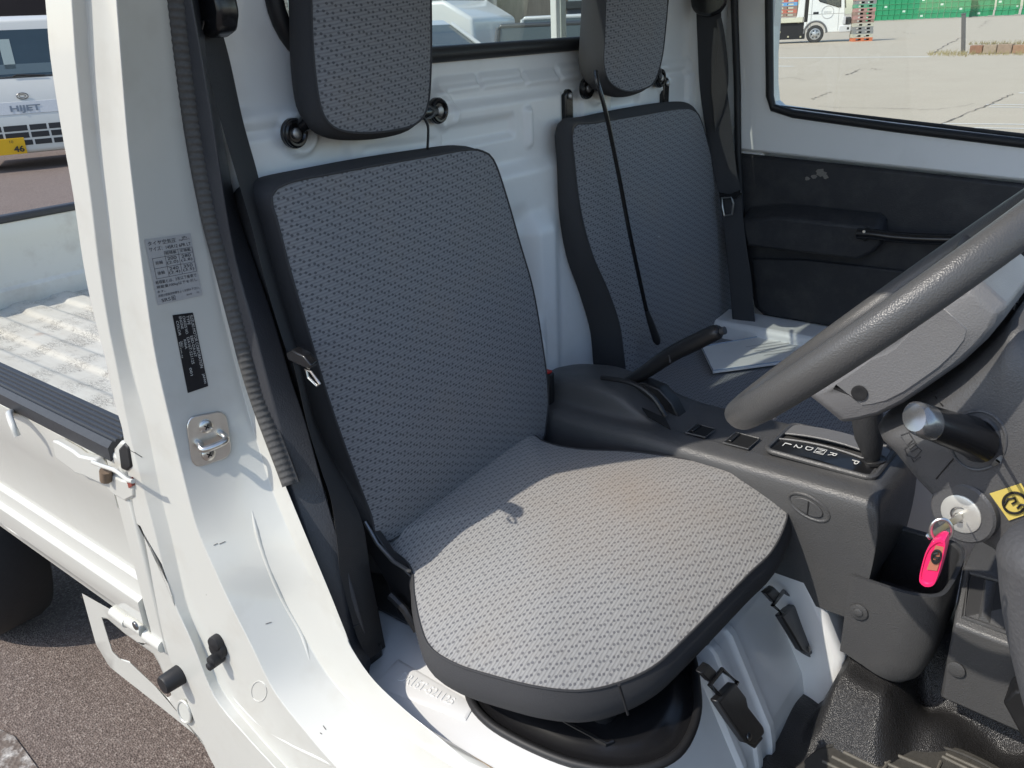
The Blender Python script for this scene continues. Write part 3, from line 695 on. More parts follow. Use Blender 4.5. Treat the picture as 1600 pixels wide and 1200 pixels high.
MB().tube([U(p, x=1.302) for p in ((1128, 309), (1143, 308), (1146, 318), (1144, 335), (1132, 337), (1129, 322))], .0024, 8, closed=True).build('tongue', CHROME, belt2)
for nm, lb, p, xx in (('belt_buckle', 'red topped belt buckle standing between the near seat and console', (852, 590), .655), ('belt_buckle', 'red topped belt buckle beside the far seat behind the handbrake', (1062, 640), .825)):
    c = U(p, x=xx); t = thing(nm, lb, 'belt buckle', c-Vector((0, 0, .05)), group='belt buckles')
    MB().box((c.x-.006, c.y-.013, c.z-.06), (c.x+.010, c.y+.013, c.z+.010)).build('buckle_body', BLACKPL, t, bev=.003)
    MB().box((c.x-.004, c.y-.010, c.z+.009), (c.x+.008, c.y+.010, c.z+.0135)).build('release_button', RED, t, bev=.0015)
# ================================================================== CENTRE CONSOLE
con = thing('centre_console', 'dark grey console between the seats, its front end sunlit beside the shift gate', 'console', (.70, -.4, .6))
def zt(y):
    k = [(.02, .78), (-.05, .815), (-.11, .838), (-.19, .850), (-.25, .842), (-.30, .815), (-.34, .803), (-.45, .803), (-.58, .806), (-.66, .810), (-.690, .806)]
    for a, b in zip(k, k[1:]):
        if b[0] <= y <= a[0]:
            t = (a[0]-y)/(a[0]-b[0]); return a[1]+(b[1]-a[1])*t
    return k[-1][1] if y < k[-1][0] else k[0][1]
def hump(y): return sm(.02, -.05, y)*(1-sm(-.235, -.31, y))
def con_sec(y):
    z = zt(y); h = hump(y); b = z-.030*h                        # on the hump the shoulder drops
    s = .803-.004*h
    return [(.604, y, .60), (.601, y, .70), (.599, y, s-.020), (.6035, y, s-.007), (.613, y, s), (.636, y, s+.001), (.641, y, s+.002+.004*h), (.6445, y, z-.014*h), (.649, y, z-.003*h), (.668, y, z+.001*h), (.700, y, z), (.745, y, z), (.766, y, z-.002-.02*h), (.785, y, s-.008), (.797, y, s-.025), (.800, y, .66)]
ys = [.01, -.02, -.05, -.08, -.11, -.15, -.19, -.22, -.25, -.275, -.30, -.32, -.34, -.37, -.40, -.45, -.50, -.54, -.58, -.62, -.66]
rows = [con_sec(y) for y in ys]
# rounded nose that turns down into the dark front face
for dy, dz in ((-.675, -.003), (-.686, -.010), (-.692, -.022), (-.695, -.05), (-.695, -.10), (-.690, -.15)):
    r = con_sec(-.66); rows.append([(x+(.006 if x < .62 else 0)*0, dy if z > .70 else max(dy, -.690), min(z, .810+dz)) for x, y, z in r])
mb = MB(); mb.grid([[Vector(p) for p in r] for r in rows])
con_body = mb.build('console_body', GREYPL, con, sub=1, sharp=0)
tag(con_body, 'grey grained console body with a raised handbrake cover')
# coin shaped blank on the side
def side(p, off=0): return U(p, x=.6005-off)
q = [side(p) for p in ((1238, 772), (1278, 780), (1302, 812), (1262, 806))]
oval = []
for i in range(28):
    a = 2*math.pi*i/28; s = .5+.5*math.copysign(abs(math.cos(a))**.7, math.cos(a)); t = .5+.5*math.copysign(abs(math.sin(a))**.9, math.sin(a)); oval.append((s, t))
ovp = [side((1270+32*math.cos(a)+5*math.sin(a), 795+12*math.cos(a)+19*math.sin(a))) for a in [2*math.pi*i/28 for i in range(28)]]
mb = MB(); mb.tube(ovp, .0026, 8, closed=True).build('blank_rim', GREYPL, con)
ctr = sum(ovp, Vector())/28
inn = [ctr.lerp(p, .72) for p in ovp]
bl = MB().prism([p+Vector((.002, 0, 0)) for p in inn], [p-Vector((.003, 0, 0)) for p in inn]).build('side_blank', GREYPL, con, bev=.0012)
MB().box((ctr.x-.0036, ctr.y-.0010, ctr.z-.011), (ctr.x-.0030, ctr.y+.0010, ctr.z+.011)).build('blank_slot', BLACKPL, bl)
# two empty switch holes in the top
for k, (a, b, y0, y1) in enumerate(((.640, .676, -.415, -.382), (.640, .682, -.486, -.446))):
    t = MB(); z = .8075
    t.tube([Vector(p) for p in ((a, y0, z), (b, y0, z), (b, y1, z), (a, y1, z))], .0016, 6, closed=True).build('hole_rim', GREYPL, con)
    t = MB(); t.box((a, y0, z-.001), (b, y1, z+.0002)); t.build('switch_hole', simple('hole_black', (.004, .004, .004), .8), con)
    t = MB(); t.box((a+.006, y1-.010, z), (b-.004, y1-.004, z+.0035)); t.build('switch_tab', BLACKPL, con, bev=.001)
# shift gate: rim, curved plate, slot, letters
gc = (.700, -.585)
def gz(y): return .8125+.010*(1-((y+.585)/.085)**2)
y0, y1 = -.668, -.510
rim = [Vector((x, y, .811)) for x, y in rrect(.645, y0, .752, y1, .012, 5)]
MB().tube(resample(rim, 80, True), .0042, 8, closed=True).build('gate_rim', GREYPL, con)
rows = [[Vector((x, y0+(y1-y0)*i/24, gz(y0+(y1-y0)*i/24)-.006)) for x in (.647, .662, .690, .692)] for i in range(25)]
m = MB(); m.grid(rows, flip=True)
gate = m.build('gate_plate', simple('gate_black', (.013, .013, .014), .3, 0, .2, 80, .02, .3), con); tag(gate, 'black curved shift plate with white gear letters')
rows = [[Vector((x, y0+(y1-y0)*i/24, gz(y0+(y1-y0)*i/24)-.003)) for x in (.714, .716, .748)] for i in range(25)]
m = MB(); m.grid(rows, flip=True); m.build('gate_side', SHROUD, con)
m = MB(); m.box((.688, y0+.004, .80), (.716, y1-.002, .8075)); m.build('gate_slot', simple('slot_brush', (.035, .034, .033), .8), con)
for k, x in enumerate((.692, .714)):
    MB().tube([Vector((x, y0+(y1-y0)*i/16, gz(y0+(y1-y0)*i/16)-.0045)) for i in range(17)], .0016, 6).build('gate_rail', SHROUD, con)
m = MB(); ink = simple('white_ink', (.75, .75, .72), .5)
for t, yc in (('L', -.533), ('2', -.550), ('D', -.566), ('N', -.583), ('R', -.601), ('P', -.633)):
    z = gz(yc)-.0052; q = [Vector((.664, yc+.0062, z)), Vector((.664, yc-.0062, z)), Vector((.6795, yc-.0062, z)), Vector((.6795, yc+.0062, z))]
    q = [q[2], q[3], q[0], q[1]] if False else q
    # letters read from the driver's seat: their tops point ahead (-Y)
    q = [Vector((.681, yc-.0058, z)), Vector((.665, yc-.0058, z)), Vector((.665, yc+.0058, z)), Vector((.681, yc+.0058, z))]
    text_on(m, t, q, (.12, .05, .88, .95), .0006)
    if t == 'N':
        for b in ((0, -.12, 1, -.05), (0, 1.05, 1, 1.12), (-.08, -.12, 0, 1.12), (1, -.12, 1.08, 1.12)): rect_on(m, q, b, .0006)
m.build('gear_letters', ink, gate, smooth=False)['kind'] = 'stuff'
m = MB(); z = gz(-.645)-.0050; m.box((.684, -.647, z), (.688, -.640, z+.0008)); m.build('selector_mark', RED, gate)
con.location += Vector((.027, .014, -.0154))
# selector lever
lev = thing('shift_lever', 'dark shift lever rising from the console gate below the steering wheel', 'shift lever', (.703, -.645, .80))
a, b = Vector((.703, -.648, .805)), U((1352, 640), x=.70)
b = U((1352, 628), x=.69)
a = a+Vector((.02, .01, -.012)); MB().tube([a, a.lerp(b, .12), a.lerp(b, .16), a.lerp(b, .45), a.lerp(b, .8), b], [.010, .011, .013, .020, .021, .019], 20).build('lever_grip', DARKPL, lev)
MB().disc(a+Vector((0, 0, .002)), (0, .15, 1), .018, .006, 20, .001).build('lever_boot', BLACKPL, lev)
# handbrake
hb = thing('handbrake', 'black handbrake lever pulled up behind the console', 'handbrake', (.72, -.25, .80))
p = [U(v, x=.735) for v in ((978, 600), (1010, 580), (1050, 553), (1090, 533), (1112, 522), (1126, 518))]
gr = MB(); gr.tube(spl(p, 24), [0.0099, 0.0106, 0.0111, 0.0115, 0.0119, 0.0123, 0.0127, 0.0131, 0.0133, 0.0135, 0.0136, 0.0138, 0.0139, 0.0139, 0.0138, 0.0136, 0.0135, 0.0133, 0.0131, 0.013, 0.0127, 0.0121, 0.0106, 0.0084], 16)
gro = gr.build('brake_grip', BLACKPL, hb)
d = (p[-1]-p[-2]).normalized(); MB().tube([p[-1], p[-1]+d*.008], .0062, 12).build('release_button', DARKPL, hb)
MB().tube([p[2]+Vector((-.013, -.002, .003)), p[2]+Vector((-.012, -.004, -.010))], .0018, 6).build('grip_seam', DARKPL, gro)
lo = [U(v, x=.718) for v in ((985, 600), (1005, 598), (1030, 608), (1050, 630), (1062, 655), (1050, 655), (1032, 640), (1010, 625))]
MB().prism(lo, [q+Vector((.028, 0, 0)) for q in lo]).build('lever_bracket', BLACKPL, hb, bev=.003)
sl_ = [U(v, x=.690) for v in ((940, 590), (985, 598), (1018, 618), (1040, 650))]
MB().tube(spl(sl_, 20), .0045, 8).build('brake_slot_lip', BLACKPL, hb)
rl = [U(v, z=.806) for v in ((1003, 638), (1040, 655), (1048, 672), (1012, 652))]
MB().prism(rl, [q+Vector((0, 0, .002)) for q in rl]).build('slot_recess', simple('recess_black', (.008, .008, .008), .7), hb)

# ================================================================== LOWER TUNNEL BIN
bin_ = thing('console_bin', 'dark grey open bin hanging under the front of the console', 'storage bin', (.69, -.72, .5))
bx = [(.6005, -.664), (.6005, -.725), (.606, -.755), (.622, -.778), (.655, -.784), (.70, -.784), (.745, -.781), (.765, -.770), (.772, -.75), (.772, -.664)]
bx2 = resample(spl(bx, 60), 60)
rows = []
for z, sh, fw in ((.676, 0, 0), (.674, -.002, 0), (.64, 0, 0), (.60, 0, 0), (.56, .004, .006), (.535, .010, .014), (.52, .022, .028)):
    rows.append([Vector((p.x, max(p.y, p.y) + (fw if p.y < -.70 else 0), z - .03*sm(-.68, -.74, p.y)*0 + (.55-z)*0)) for p in [Vector((q.x, q.y, 0)) for q in bx2]])
# lower edge climbs towards the rear like the photographed skirt
for r in rows[3:]:
    for p in r: p.z = p.z - .030*sm(-.66, -.76, p.y) + .022
mb = MB(); mb.grid(rows, flip=False)
inner = [[Vector((.688+(p.x-.688)*.90, -.715+(p.y+.715)*.90, z)) for p in rows[0]] for z in (.677, .62, .57)]
mb2 = MB(); mb2.grid([rows[0], inner[0], inner[1], inner[2], [Vector((.688+(p.x-.688)*.05, -.70, .57)) for p in rows[0]]], flip=True)
tag(mb.build('bin_shell', GREYPL, bin_, sharp=45), 'dark bin shell with a rounded front corner')
mb2.build('bin_inside', DARKPL, bin_, bev=.004, ang=50)
mb = MB(); c = U((1348, 962), x=.598); mb.disc(c, (-1, -.05, 0), .0125, .002, 20, .0005); cl = mb.build('trim_clip', GREYPL, bin_)
MB().disc(c+Vector((-.0022, 0, 0)), (-1, -.05, 0), .0065, .0016, 16, .0008).build('clip_pin', GREYPL, cl)
MB().box((.634, -.668, .56), (.765, -.655, .664)).build('bin_back', DARKPL, bin_)
bin_.location += Vector((.022, .011, -.0125))
# lower dash panel to the right with an ashtray like slot
low = thing('lower_panel', 'grey lower centre panel with an open slot, right of the bin', 'dash panel', (.75, -.86, .45))
A = [U(v, x=.66) for v in ((1468, 1090), (1490, 975), (1660, 1040), (1660, 1175))]
T = [U(v, x=.74) for v in ((1504, 884), (1660, 925))]
mb = MB(); mb.prism([A[0], A[1], Vector((.74, T[0].y, T[0].z)), Vector((.86, T[0].y, T[0].z)), Vector((.86, A[0].y, A[0].z))],
                    [A[3], A[2], Vector((.74, T[1].y, T[1].z)), Vector((.86, T[1].y, T[1].z)), Vector((.86, A[3].y, A[3].z))])
mb.build('panel_body', GREYPL, low, bev=.004)
tl, tr, br, blq = T[0], T[1], A[2], A[1]
q = [tl, tr, br, blq]
mb = MB(); mb.prism([quadpt(q, *s, .0008) for s in ((.10, .12), (.9, .10), (.9, .80), (.10, .80))], [quadpt(q, *s, .0002) for s in ((.10, .12), (.9, .10), (.9, .80), (.10, .80))])
mb.build('panel_slot', simple('slot_dark', (.014, .014, .015), .6), low, smooth=False)
mb = MB(); mb.tube([quadpt(q, *s, .001) for s in ((.08, .10), (.92, .08), (.92, .84), (.08, .84))], .0035, 8, closed=True).build('slot_rim', GREYPL, low)
mb = MB(); mb.prism([quadpt(q, *s, .0012) for s in ((.24, .12), (.36, .12), (.34, .80), (.22, .80))], [quadpt(q, *s, .006) for s in ((.26, .2), (.31, .2), (.30, .75), (.25, .75))]); mb.build('slot_divider', GREYPL, low)
c = U((1494, 1046), x=.658); MB().disc(c, (-1, .1, 0), .012, .002, 18, .0006).build('trim_clip', GREYPL, low)

# ================================================================== FLOOR
flo = thing('floor_covering', 'creased shiny black vinyl covering the footwell floor', 'floor covering', (.45, -.8, .40))
rows = []
for i in range(90):
    x = .09+.76*i/89; r = []
    for j in range(70):
        y = -.585-.62*j/69
        z = .405+.108*sm(.52, .615, x)*sm(-.630, -.664, y)*(1-.85*sm(-.715, -.775, y)*(1-sm(.70, .76, x)))+.012*math.sin(x*38+y*14)*math.sin(y*31-x*9)*sm(.35, .6, x)+.010*math.sin(y*46+x*20)*sm(.45, .62, x)*sm(-.62, -.72, y)
        z += .010*sm(-.66, -.60, y)
        r.append(Vector((x, y, z)))
    rows.append(r)
a = NT('vinyl_floor'); p = a.pos()
a.set('Base Color', a.mix(a.noise(p, 20, 4), (.018, .018, .019), (.032, .031, .031)))
a.set('Roughness', a.math('ADD', a.math('MULTIPLY', a.noise(p, 40, 3), .2), .24))
a.bump(a.math('ADD', a.voro(a.mapping(p, (1, 1.6, 1)), 420), a.math('MULTIPLY', a.noise(p, 45, 3), 2.2)), .45, .0022)
mb = MB(); mb.grid(rows); mb.build('vinyl_sheet', a.m, flo, sharp=0)
mat = thing('floor_mat', 'worn black rubber mat with raised ribs in the footwell corner', 'floor mat', (.4, -.8, .41))
mo = [U(v, z=.425) for v in ((1300, 1162), (1345, 1153), (1400, 1150), (1450, 1156), (1500, 1168), (1545, 1188), (1590, 1215), (1640, 1250))]
mo = spl(mo, 30)+[Vector((.10, -1.02, .425)), Vector((.10, -.66, .425)), U((1235, 1205), z=.425), U((1275, 1170), z=.425)]
RM = simple('mat_rubber', (.055, .052, .046), .7, 0, .35, 160, .2); RW = simple('mat_rib_wear', (.13, .12, .10), .7, 0, .3, 160, .2)
mb = MB(); mb.prism([p-Vector((0, 0, .008)) for p in mo], mo); mb.build('mat_sheet', RM, mat, bev=.003)
MB().tube([p+Vector((-.012, .004, .001)) for p in mo[:30]], .0022, 8).build('mat_border', RM, mat)
for a_, b_ in (((1318, 1175), (1420, 1225)), ((1300, 1182), (1390, 1228)), ((1285, 1189), (1350, 1222)), ((1335, 1170), (1450, 1222)), ((1382, 1172), (1455, 1202)), ((1456, 1204), (1520, 1232)), ((1396, 1180), (1380, 1202)), ((1470, 1190), (1463, 1206)), ((1472, 1182), (1560, 1225)), ((1478, 1178), (1575, 1222))):
    MB().tube([U(a_, z=.427), U(b_, z=.427)], .0024, 6, flat=.8).build('mat_rib', RW, mat)
ped_ = [(.175+.0, 0)]
pt = thing('accelerator_pedal', 'black pedal at the right edge above the footwell floor', 'pedal', U((1590, 1130), x=.62))
pp = [U(v, x=.60) for v in ((1566, 1098), (1583, 1080), (1640, 1075), (1680, 1170), (1640, 1215), (1600, 1160))]
MB().prism(pp, [q+Vector((.05, .0, 0)) for q in pp]).build('pedal_pad', BLACKPL, pt, bev=.004)
MB().tube([U((1600, 1010), x=.63), U((1598, 1090), x=.625)], .010, 10).build('pedal_arm', BLACKPL, pt)

# rubber catches on the pedestal front
for k, (lb, off) in enumerate((('lower black catch strap on the ribbed white pedestal front', (0, 0)), ('upper black catch strap on the pedestal beside the console', (1, 0)))):
    P = (lambda v: U(v, y=-.579+(v[1]-1040)*-.00042)) if k == 0 else (lambda v: U(v, y=-.563+(v[1]-930)*-.00046))
    if k == 0: fr, body, riv, tip, top = [(1104, 1070), (1123, 1046), (1147, 1066), (1128, 1096)], [(1112, 1094), (1128, 1078), (1140, 1066), (1157, 1088), (1160, 1103), (1184, 1134), (1186, 1145), (1172, 1162), (1158, 1160), (1136, 1130)], (1159, 1149), [(1164, 1160), (1184, 1146), (1189, 1152), (1176, 1168)], [(1092, 1050), (1104, 1036), (1116, 1048), (1108, 1066)]
    else: fr, body, riv, tip, top = [(1203, 946), (1220, 924), (1240, 940), (1222, 962)], [(1213, 962), (1226, 950), (1238, 942), (1248, 958), (1252, 970), (1276, 1000), (1275, 1012), (1258, 1024), (1246, 1016), (1228, 986)], (1254, 1013), [(1252, 1020), (1272, 1012), (1279, 1018), (1270, 1030)], [(1194, 926), (1206, 916), (1218, 928), (1208, 942)]
    t = thing('catch_strap', lb, 'catch', P(riv), group='catches on the seat pedestal')
    f0 = Vector((0, -.004, .002))
    MB().tube([P(v)+f0 for v in fr], .0032, 8, closed=True).build('wire_frame', GLOSSBLK, t)
    mid = [P(v) for v in body]; MB().prism([v+Vector((0, .004, 0)) for v in mid], [v+Vector((0, -.008, .003)) for v in mid]).build('catch_body', BLACKPL, t, bev=.003)
    MB().disc(P(riv)+Vector((0, -.0085, .003)), (-.2, -1, .3), .005, .002, 14, .001).build('rivet', STEEL, t)
    MB().prism([P(v)+Vector((0, .003, 0)) for v in tip], [P(v)+Vector((0, -.004, 0)) for v in tip]).build('tip', BLACKPL, t, bev=.002)
    MB().prism([P(v)+Vector((0, .006, 0)) for v in top], [P(v)+Vector((0, -.004, 0)) for v in top]).build('anchor_strap', BLACKPL, t, bev=.002)
# black tray rim under the cushion
tr_ = thing('seat_tray', 'glossy black rubber edged tray under the front of the near cushion', 'tray', (.30, -.45, .60))
to = [(726, 1050), (730, 1075), (740, 1103), (765, 1130), (800, 1152), (845, 1174), (890, 1191), (940, 1202), (985, 1204), (1030, 1194), (1062, 1174), (1082, 1140), (1090, 1105), (1088, 1070), (1082, 1030), (1060, 1000), (900, 960), (760, 1000)]
o3 = resample(spl([U(p, z=.603) for p in to], 90, True), 90, True)
MB().tube(o3, .0058, 10, closed=True).build('tray_rim', RUBBER, tr_)
c = sum(o3, Vector())/90
rows = [[c.lerp(p, s)+Vector((0, 0, h)) for p in o3] for s, h in ((.985, .001), (.93, -.001+.0), (.86, .001), (.80, .006), (.74, .010), (.05, .012))]
MB().grid(rows, closed_u=True).build('tray_floor', GLOSSBLK, tr_)
ft = MB(); e = [U(v, z=.612) for v in ((842, 1106), (900, 1138), (948, 1163), (958, 1158))]; ft.tube(e, .003, 8).build('tray_fold', GLOSSBLK, tr_)

# ================================================================== STEERING
whl = thing('steering_wheel', 'grey grained steering wheel crossing the right of the picture', 'steering wheel', (.40, -.72, 1.14))
WC = Vector((.40, -.72, 1.14)); E1v = Vector((1, 0, 0)); E2v = Vector((0, .70711, -.70711)); Nv = Vector((0, .70711, .70711))
def wp(a, r=.185, h=0): return WC+E1v*math.cos(a)*r+E2v*math.sin(a)*r+Nv*h
rows = []
for i in range(120):
    a = 2*math.pi*i/120; d = E1v*math.cos(a)+E2v*math.sin(a)
    rows.append([WC+d*(.185+.0142*math.cos(t)*1.0)+Nv*(.0155*math.sin(t)+.001*math.cos(2*t)) for t in [2*math.pi*j/20 for j in range(20)]])
mb = MB(); mb.grid(rows, closed_u=True, closed_v=True); mb.build('rim', WHEELPL, whl, sharp=0)
hubp = [(1256, 622), (1300, 592), (1335, 566), (1374, 553), (1400, 536), (1425, 510), (1452, 478), (1490, 446), (1513, 430), (1540, 452), (1572, 481), (1566, 502), (1540, 534), (1500, 571), (1447, 608), (1407, 635), (1364, 656), (1330, 664), (1310, 666), (1285, 645)]
near = [U(p, x=.325) for p in hubp]; cc = sum(near, Vector())/len(near)
mb = MB(); rows = [[cc.lerp(p, .60)+Vector((-.004, 0, 0)) for p in near], [cc.lerp(p, .90) for p in near], [p+Vector((.010, 0, 0)) for p in near], [p+Vector((.14, 0, 0)) for p in near]]
mb.grid(rows, closed_u=True); mb.f.append(list(range(len(near))))
hub = mb.build('hub_cover', SHROUD, whl, bev=.004, ang=25); tag(hub, 'light grey hub cover under the rim')
MB().disc(U((1343, 614), x=.320), (-1, .0, .0), .0075, .0012, 18, -.001).build('access_hole', simple('hole_dark', (.012, .012, .013), .8), hub)
for a in (math.radians(90), math.radians(-10)):
    MB().tube([wp(a, .09, -.03), wp(a, .14, -.012), wp(a, .18, 0)], [.018, .014, .012], 12, flat=.6).build('spoke', WHEELPL, whl)
clm = thing('steering_column', 'grey steering column shroud holding the ignition lock', 'steering column', (.40, -.80, .95))
sp_ = [(1359, 676), (1410, 650), (1480, 600), (1540, 545), (1570, 510), (1585, 502), (1640, 530), (1720, 600), (1740, 760), (1680, 880), (1600, 905), (1545, 868), (1502, 846), (1470, 815), (1452, 786), (1420, 752), (1388, 712)]
near = resample(spl([U(p, x=.345) for p in sp_], 80, True), 80, True); cc = sum(near, Vector())/80
mb = MB(); rows = [[cc.lerp(p, s)+Vector((dx, 0, 0)) for p in near] for s, dx in ((.02, -.012), (.35, -.012), (.6, -.010), (.80, -.006), (.92, .003), (.985, .018), (1, .04), (1, .17))]
mb.grid(rows, closed_u=True); CB = bvh_of(mb)
shr = mb.build('column_shroud', COLUMN, clm, sharp=0)
def chit(p, off=0): return hit(p, off, CB)
MB().tube([chit(p, .0003)[0] for p in ((1455, 612), (1463, 622), (1474, 635))], .0007, 6).build('shroud_seam', BLACKPL, clm)
MB().tube([chit(p, .0003)[0] for p in ((1494, 712), (1480, 728), (1463, 748))], .0007, 6).build('shroud_seam', BLACKPL, clm)
c, n = chit((1528, 688))
rg = [chit((1528+44*math.cos(a), 688+46*math.sin(a)), .0)[0] for a in [2*math.pi*i/32 for i in range(32)]]
MB().tube(rg, .0016, 8, closed=True).build('stalk_surround', COLUMN, clm)
rg = [chit((1530+34*math.cos(a), 686+36*math.sin(a)), .001)[0] for a in [2*math.pi*i/32 for i in range(32)]]
cen = sum(rg, Vector())/32
MB().grid([rg, [cen.lerp(p, .9)+n*.002 for p in rg], [cen.lerp(p, .75)+n*.0 for p in rg], [cen.lerp(p, .02) for p in rg]], closed_u=True).build('stalk_boot', DARKPL, clm)
stk = thing('indicator_stalk', 'black stalk with a silver tip pointing out of the steering column', 'stalk', c)
b0 = cen; b1 = U((1428, 652), x=.255); d = b1-b0
MB().tube([b0, b0+d*.10, b0+d*.30, b0+d*.55, b0+d*.78], [.0215, .0205, .018, .0170, .0158], 20, flat=.8).build('stalk_body', GLOSSBLK, stk)
MB().tube([b0+d*.775, b0+d*.80, b0+d*.90, b0+d*.97, b0+d*1.0, b0+d*1.01], [.0160, .0163, .0158, .0148, .0125, .003], 20, flat=.8).build('silver_tip', simple('satin_silver', (.30, .30, .30), .22, .8, .08), stk)
# embossed pictogram left of the stalk
mb = MB(); em = simple('emboss_dark', (.05, .05, .052), .6)
for s in (((1408, 680), (1420, 676), (1432, 694), (1422, 702), (1408, 682)), ((1414, 700), (1428, 692), (1440, 704), (1430, 716), (1418, 712), (1413, 701)), ((1422, 712), (1428, 722), (1438, 714)), ((1426, 688), (1418, 696)), ((1434, 700), (1424, 706))):
    mb.tube([chit(p, .0002)[0] for p in s], .0007, 5)
o = mb.build('stamped_symbol', em, clm); o['kind'] = 'stuff'
# ignition lock and key
c, n = chit((1506, 800)); n = (n+Vector((-.4, .25, .15))).normalized()
MB().disc(c-n*.006, n, .030, .010, 32, .001).build('lock_collar', COLUMN, clm)
lk = MB().disc(c+n*.003, n, .0185, .0035, 32, .0006).build('ignition_lock', simple('lock_face', (.70, .69, .64), .42, .6, .1), clm)
MB().tube([c+n*.0072+Vector((0, math.cos(a)*.0075, math.sin(a)*.0075)) for a in [2*math.pi*i/20 for i in range(20)]], .0007, 6, closed=True).build('lock_ring', STEEL, lk)
key = thing('car_key', 'steel key in the ignition with a bright pink tag on its ring', 'key', c)
k0 = c+n*.006; k1 = k0+n*.010
MB().tube([k0, k1], .0032, 8).build('key_shank', CHROME, key)
h = [chit((1516, 790))[0]+n*.018, chit((1522, 800))[0]+n*.018, chit((1486, 821))[0]+n*.022, chit((1480, 812))[0]+n*.022]
MB().prism(h, [p+n*.0022 for p in h]).build('key_bow', CHROME, key, bev=.0006)
rc = chit((1471, 828))[0]+n*.022; X_ = rc.x
MB().tube([U((1471+17*math.cos(a), 828+17*math.sin(a)), x=X_+.002*math.cos(a)) for a in [2*math.pi*i/28 for i in range(28)]], .0010, 8, closed=True).build('key_ring', CHROME, key)
tgp = [(1460, 842), (1470, 836), (1479, 838), (1480, 850), (1470, 890), (1462, 910), (1452, 914), (1443, 911), (1438, 900), (1446, 865), (1454, 848)]
tq = resample(spl([U(p, x=X_-.004) for p in tgp], 40, True), 40, True); cc = sum(tq, Vector())/40
PINK = simple('pink_plastic', (.85, .02, .13), .3, 0, .05, 60, 0, .4); 
mb = MB(); mb.grid([[cc.lerp(p, s)+Vector((dx, 0, 0)) for p in tq] for s, dx in ((.98, .006), (1.0, .004), (1.0, -.002), (.95, -.004), (.84, -.004), (.80, -.003), (.02, -.003))], closed_u=True)
tg = mb.build('pink_tag', PINK, key, sharp=50)
ins = [(1462, 852), (1476, 855), (1464, 892), (1448, 890)]
q = [U(p, x=X_-.0078) for p in ins]; qq = [q[0], q[1], q[2], q[3]]
MB().add(q, [[0, 1, 2, 3]]).build('paper_insert', simple('tag_paper', (.42, .15, .09), .6), tg, smooth=False)
mb = MB(); ctr = (1463, 870)
mb.tube([U((ctr[0]+7*math.cos(a)-1.5*math.sin(a), ctr[1]+10*math.sin(a)), x=X_-.0082) for a in [2*math.pi*i/24 for i in range(24)]], .0007, 5, closed=True)
mb.tube([U(p, x=X_-.0082) for p in ((1466, 864), (1460, 865), (1460, 871), (1466, 871), (1464, 877), (1459, 877))], .0009, 5)
mb.build('tag_mark', simple('ink', (.012, .012, .012), .6), tg)
# yellow sticker
q = [chit(p, .0012)[0] for p in ((1547, 770), (1596, 754), (1622, 796), (1577, 812))]
st_ = MB().prism(q, [p+Vector((-.0006, 0, 0)) for p in q]).build('yellow_sticker', simple('yellow_vinyl', (.68, .53, .13), .5, 0, .06), clm, smooth=False); tag(st_, 'yellow sticker with a black pictogram')
mb = MB(); 
mb.tube([chit((1586+18*math.cos(a), 784+16*math.sin(a)), .0024)[0] for a in [2*math.pi*i/28 for i in range(28)]], .0012, 5, closed=True)
mb.tube([chit(p, .0024)[0] for p in ((1570, 787), (1576, 778), (1586, 776), (1588, 782), (1582, 786))], .0010, 5)
mb.tube([chit(p, .0024)[0] for p in ((1590, 792), (1596, 786), (1604, 788))], .0010, 5)
mb.build('sticker_mark', simple('ink_black', (.012, .012, .012), .6), st_)
# second stalk, half cut by the frame
s2 = thing('wiper_stalk', 'black stalk with white markings behind the wheel at the right edge', 'stalk', U((1590, 470), x=.50))
MB().tube([U((1575, 560), x=.49), U((1585, 500), x=.49), U((1593, 440), x=.49), U((1594, 424), x=.49)], [.016, .019, .020, .016], 18).build('stalk_body', DARKPL, s2)
MB().tube([U((1545, 425), x=.55), U((1575, 422), x=.56)], .012, 14).build('stalk_knob', DARKPL, s2)
mb = MB(); xx = .4660
for s in (((1571, 454), (1573, 448)), ((1576, 452), (1581, 448), (1581, 453), (1577, 454)), ((1573, 478), (1573, 484)), ((1579, 477), (1578, 484)), ((1587, 476), (1584, 484))):
    mb.tube([U(p, x=xx) for p in s], .0008, 5)
for a_, b_ in (((1571, 467), (1575, 473)), ((1578, 466), (1583, 472)), ((1585, 465), (1591, 473))):
    A_, B_ = U(a_, x=xx), U(b_, x=xx); mb.box((xx-.0004, min(A_.y, B_.y), min(A_.z, B_.z)), (xx, max(A_.y, B_.y), max(A_.z, B_.z)))
mb.build('stalk_symbols', ink, s2, smooth=False)['kind'] = 'stuff'

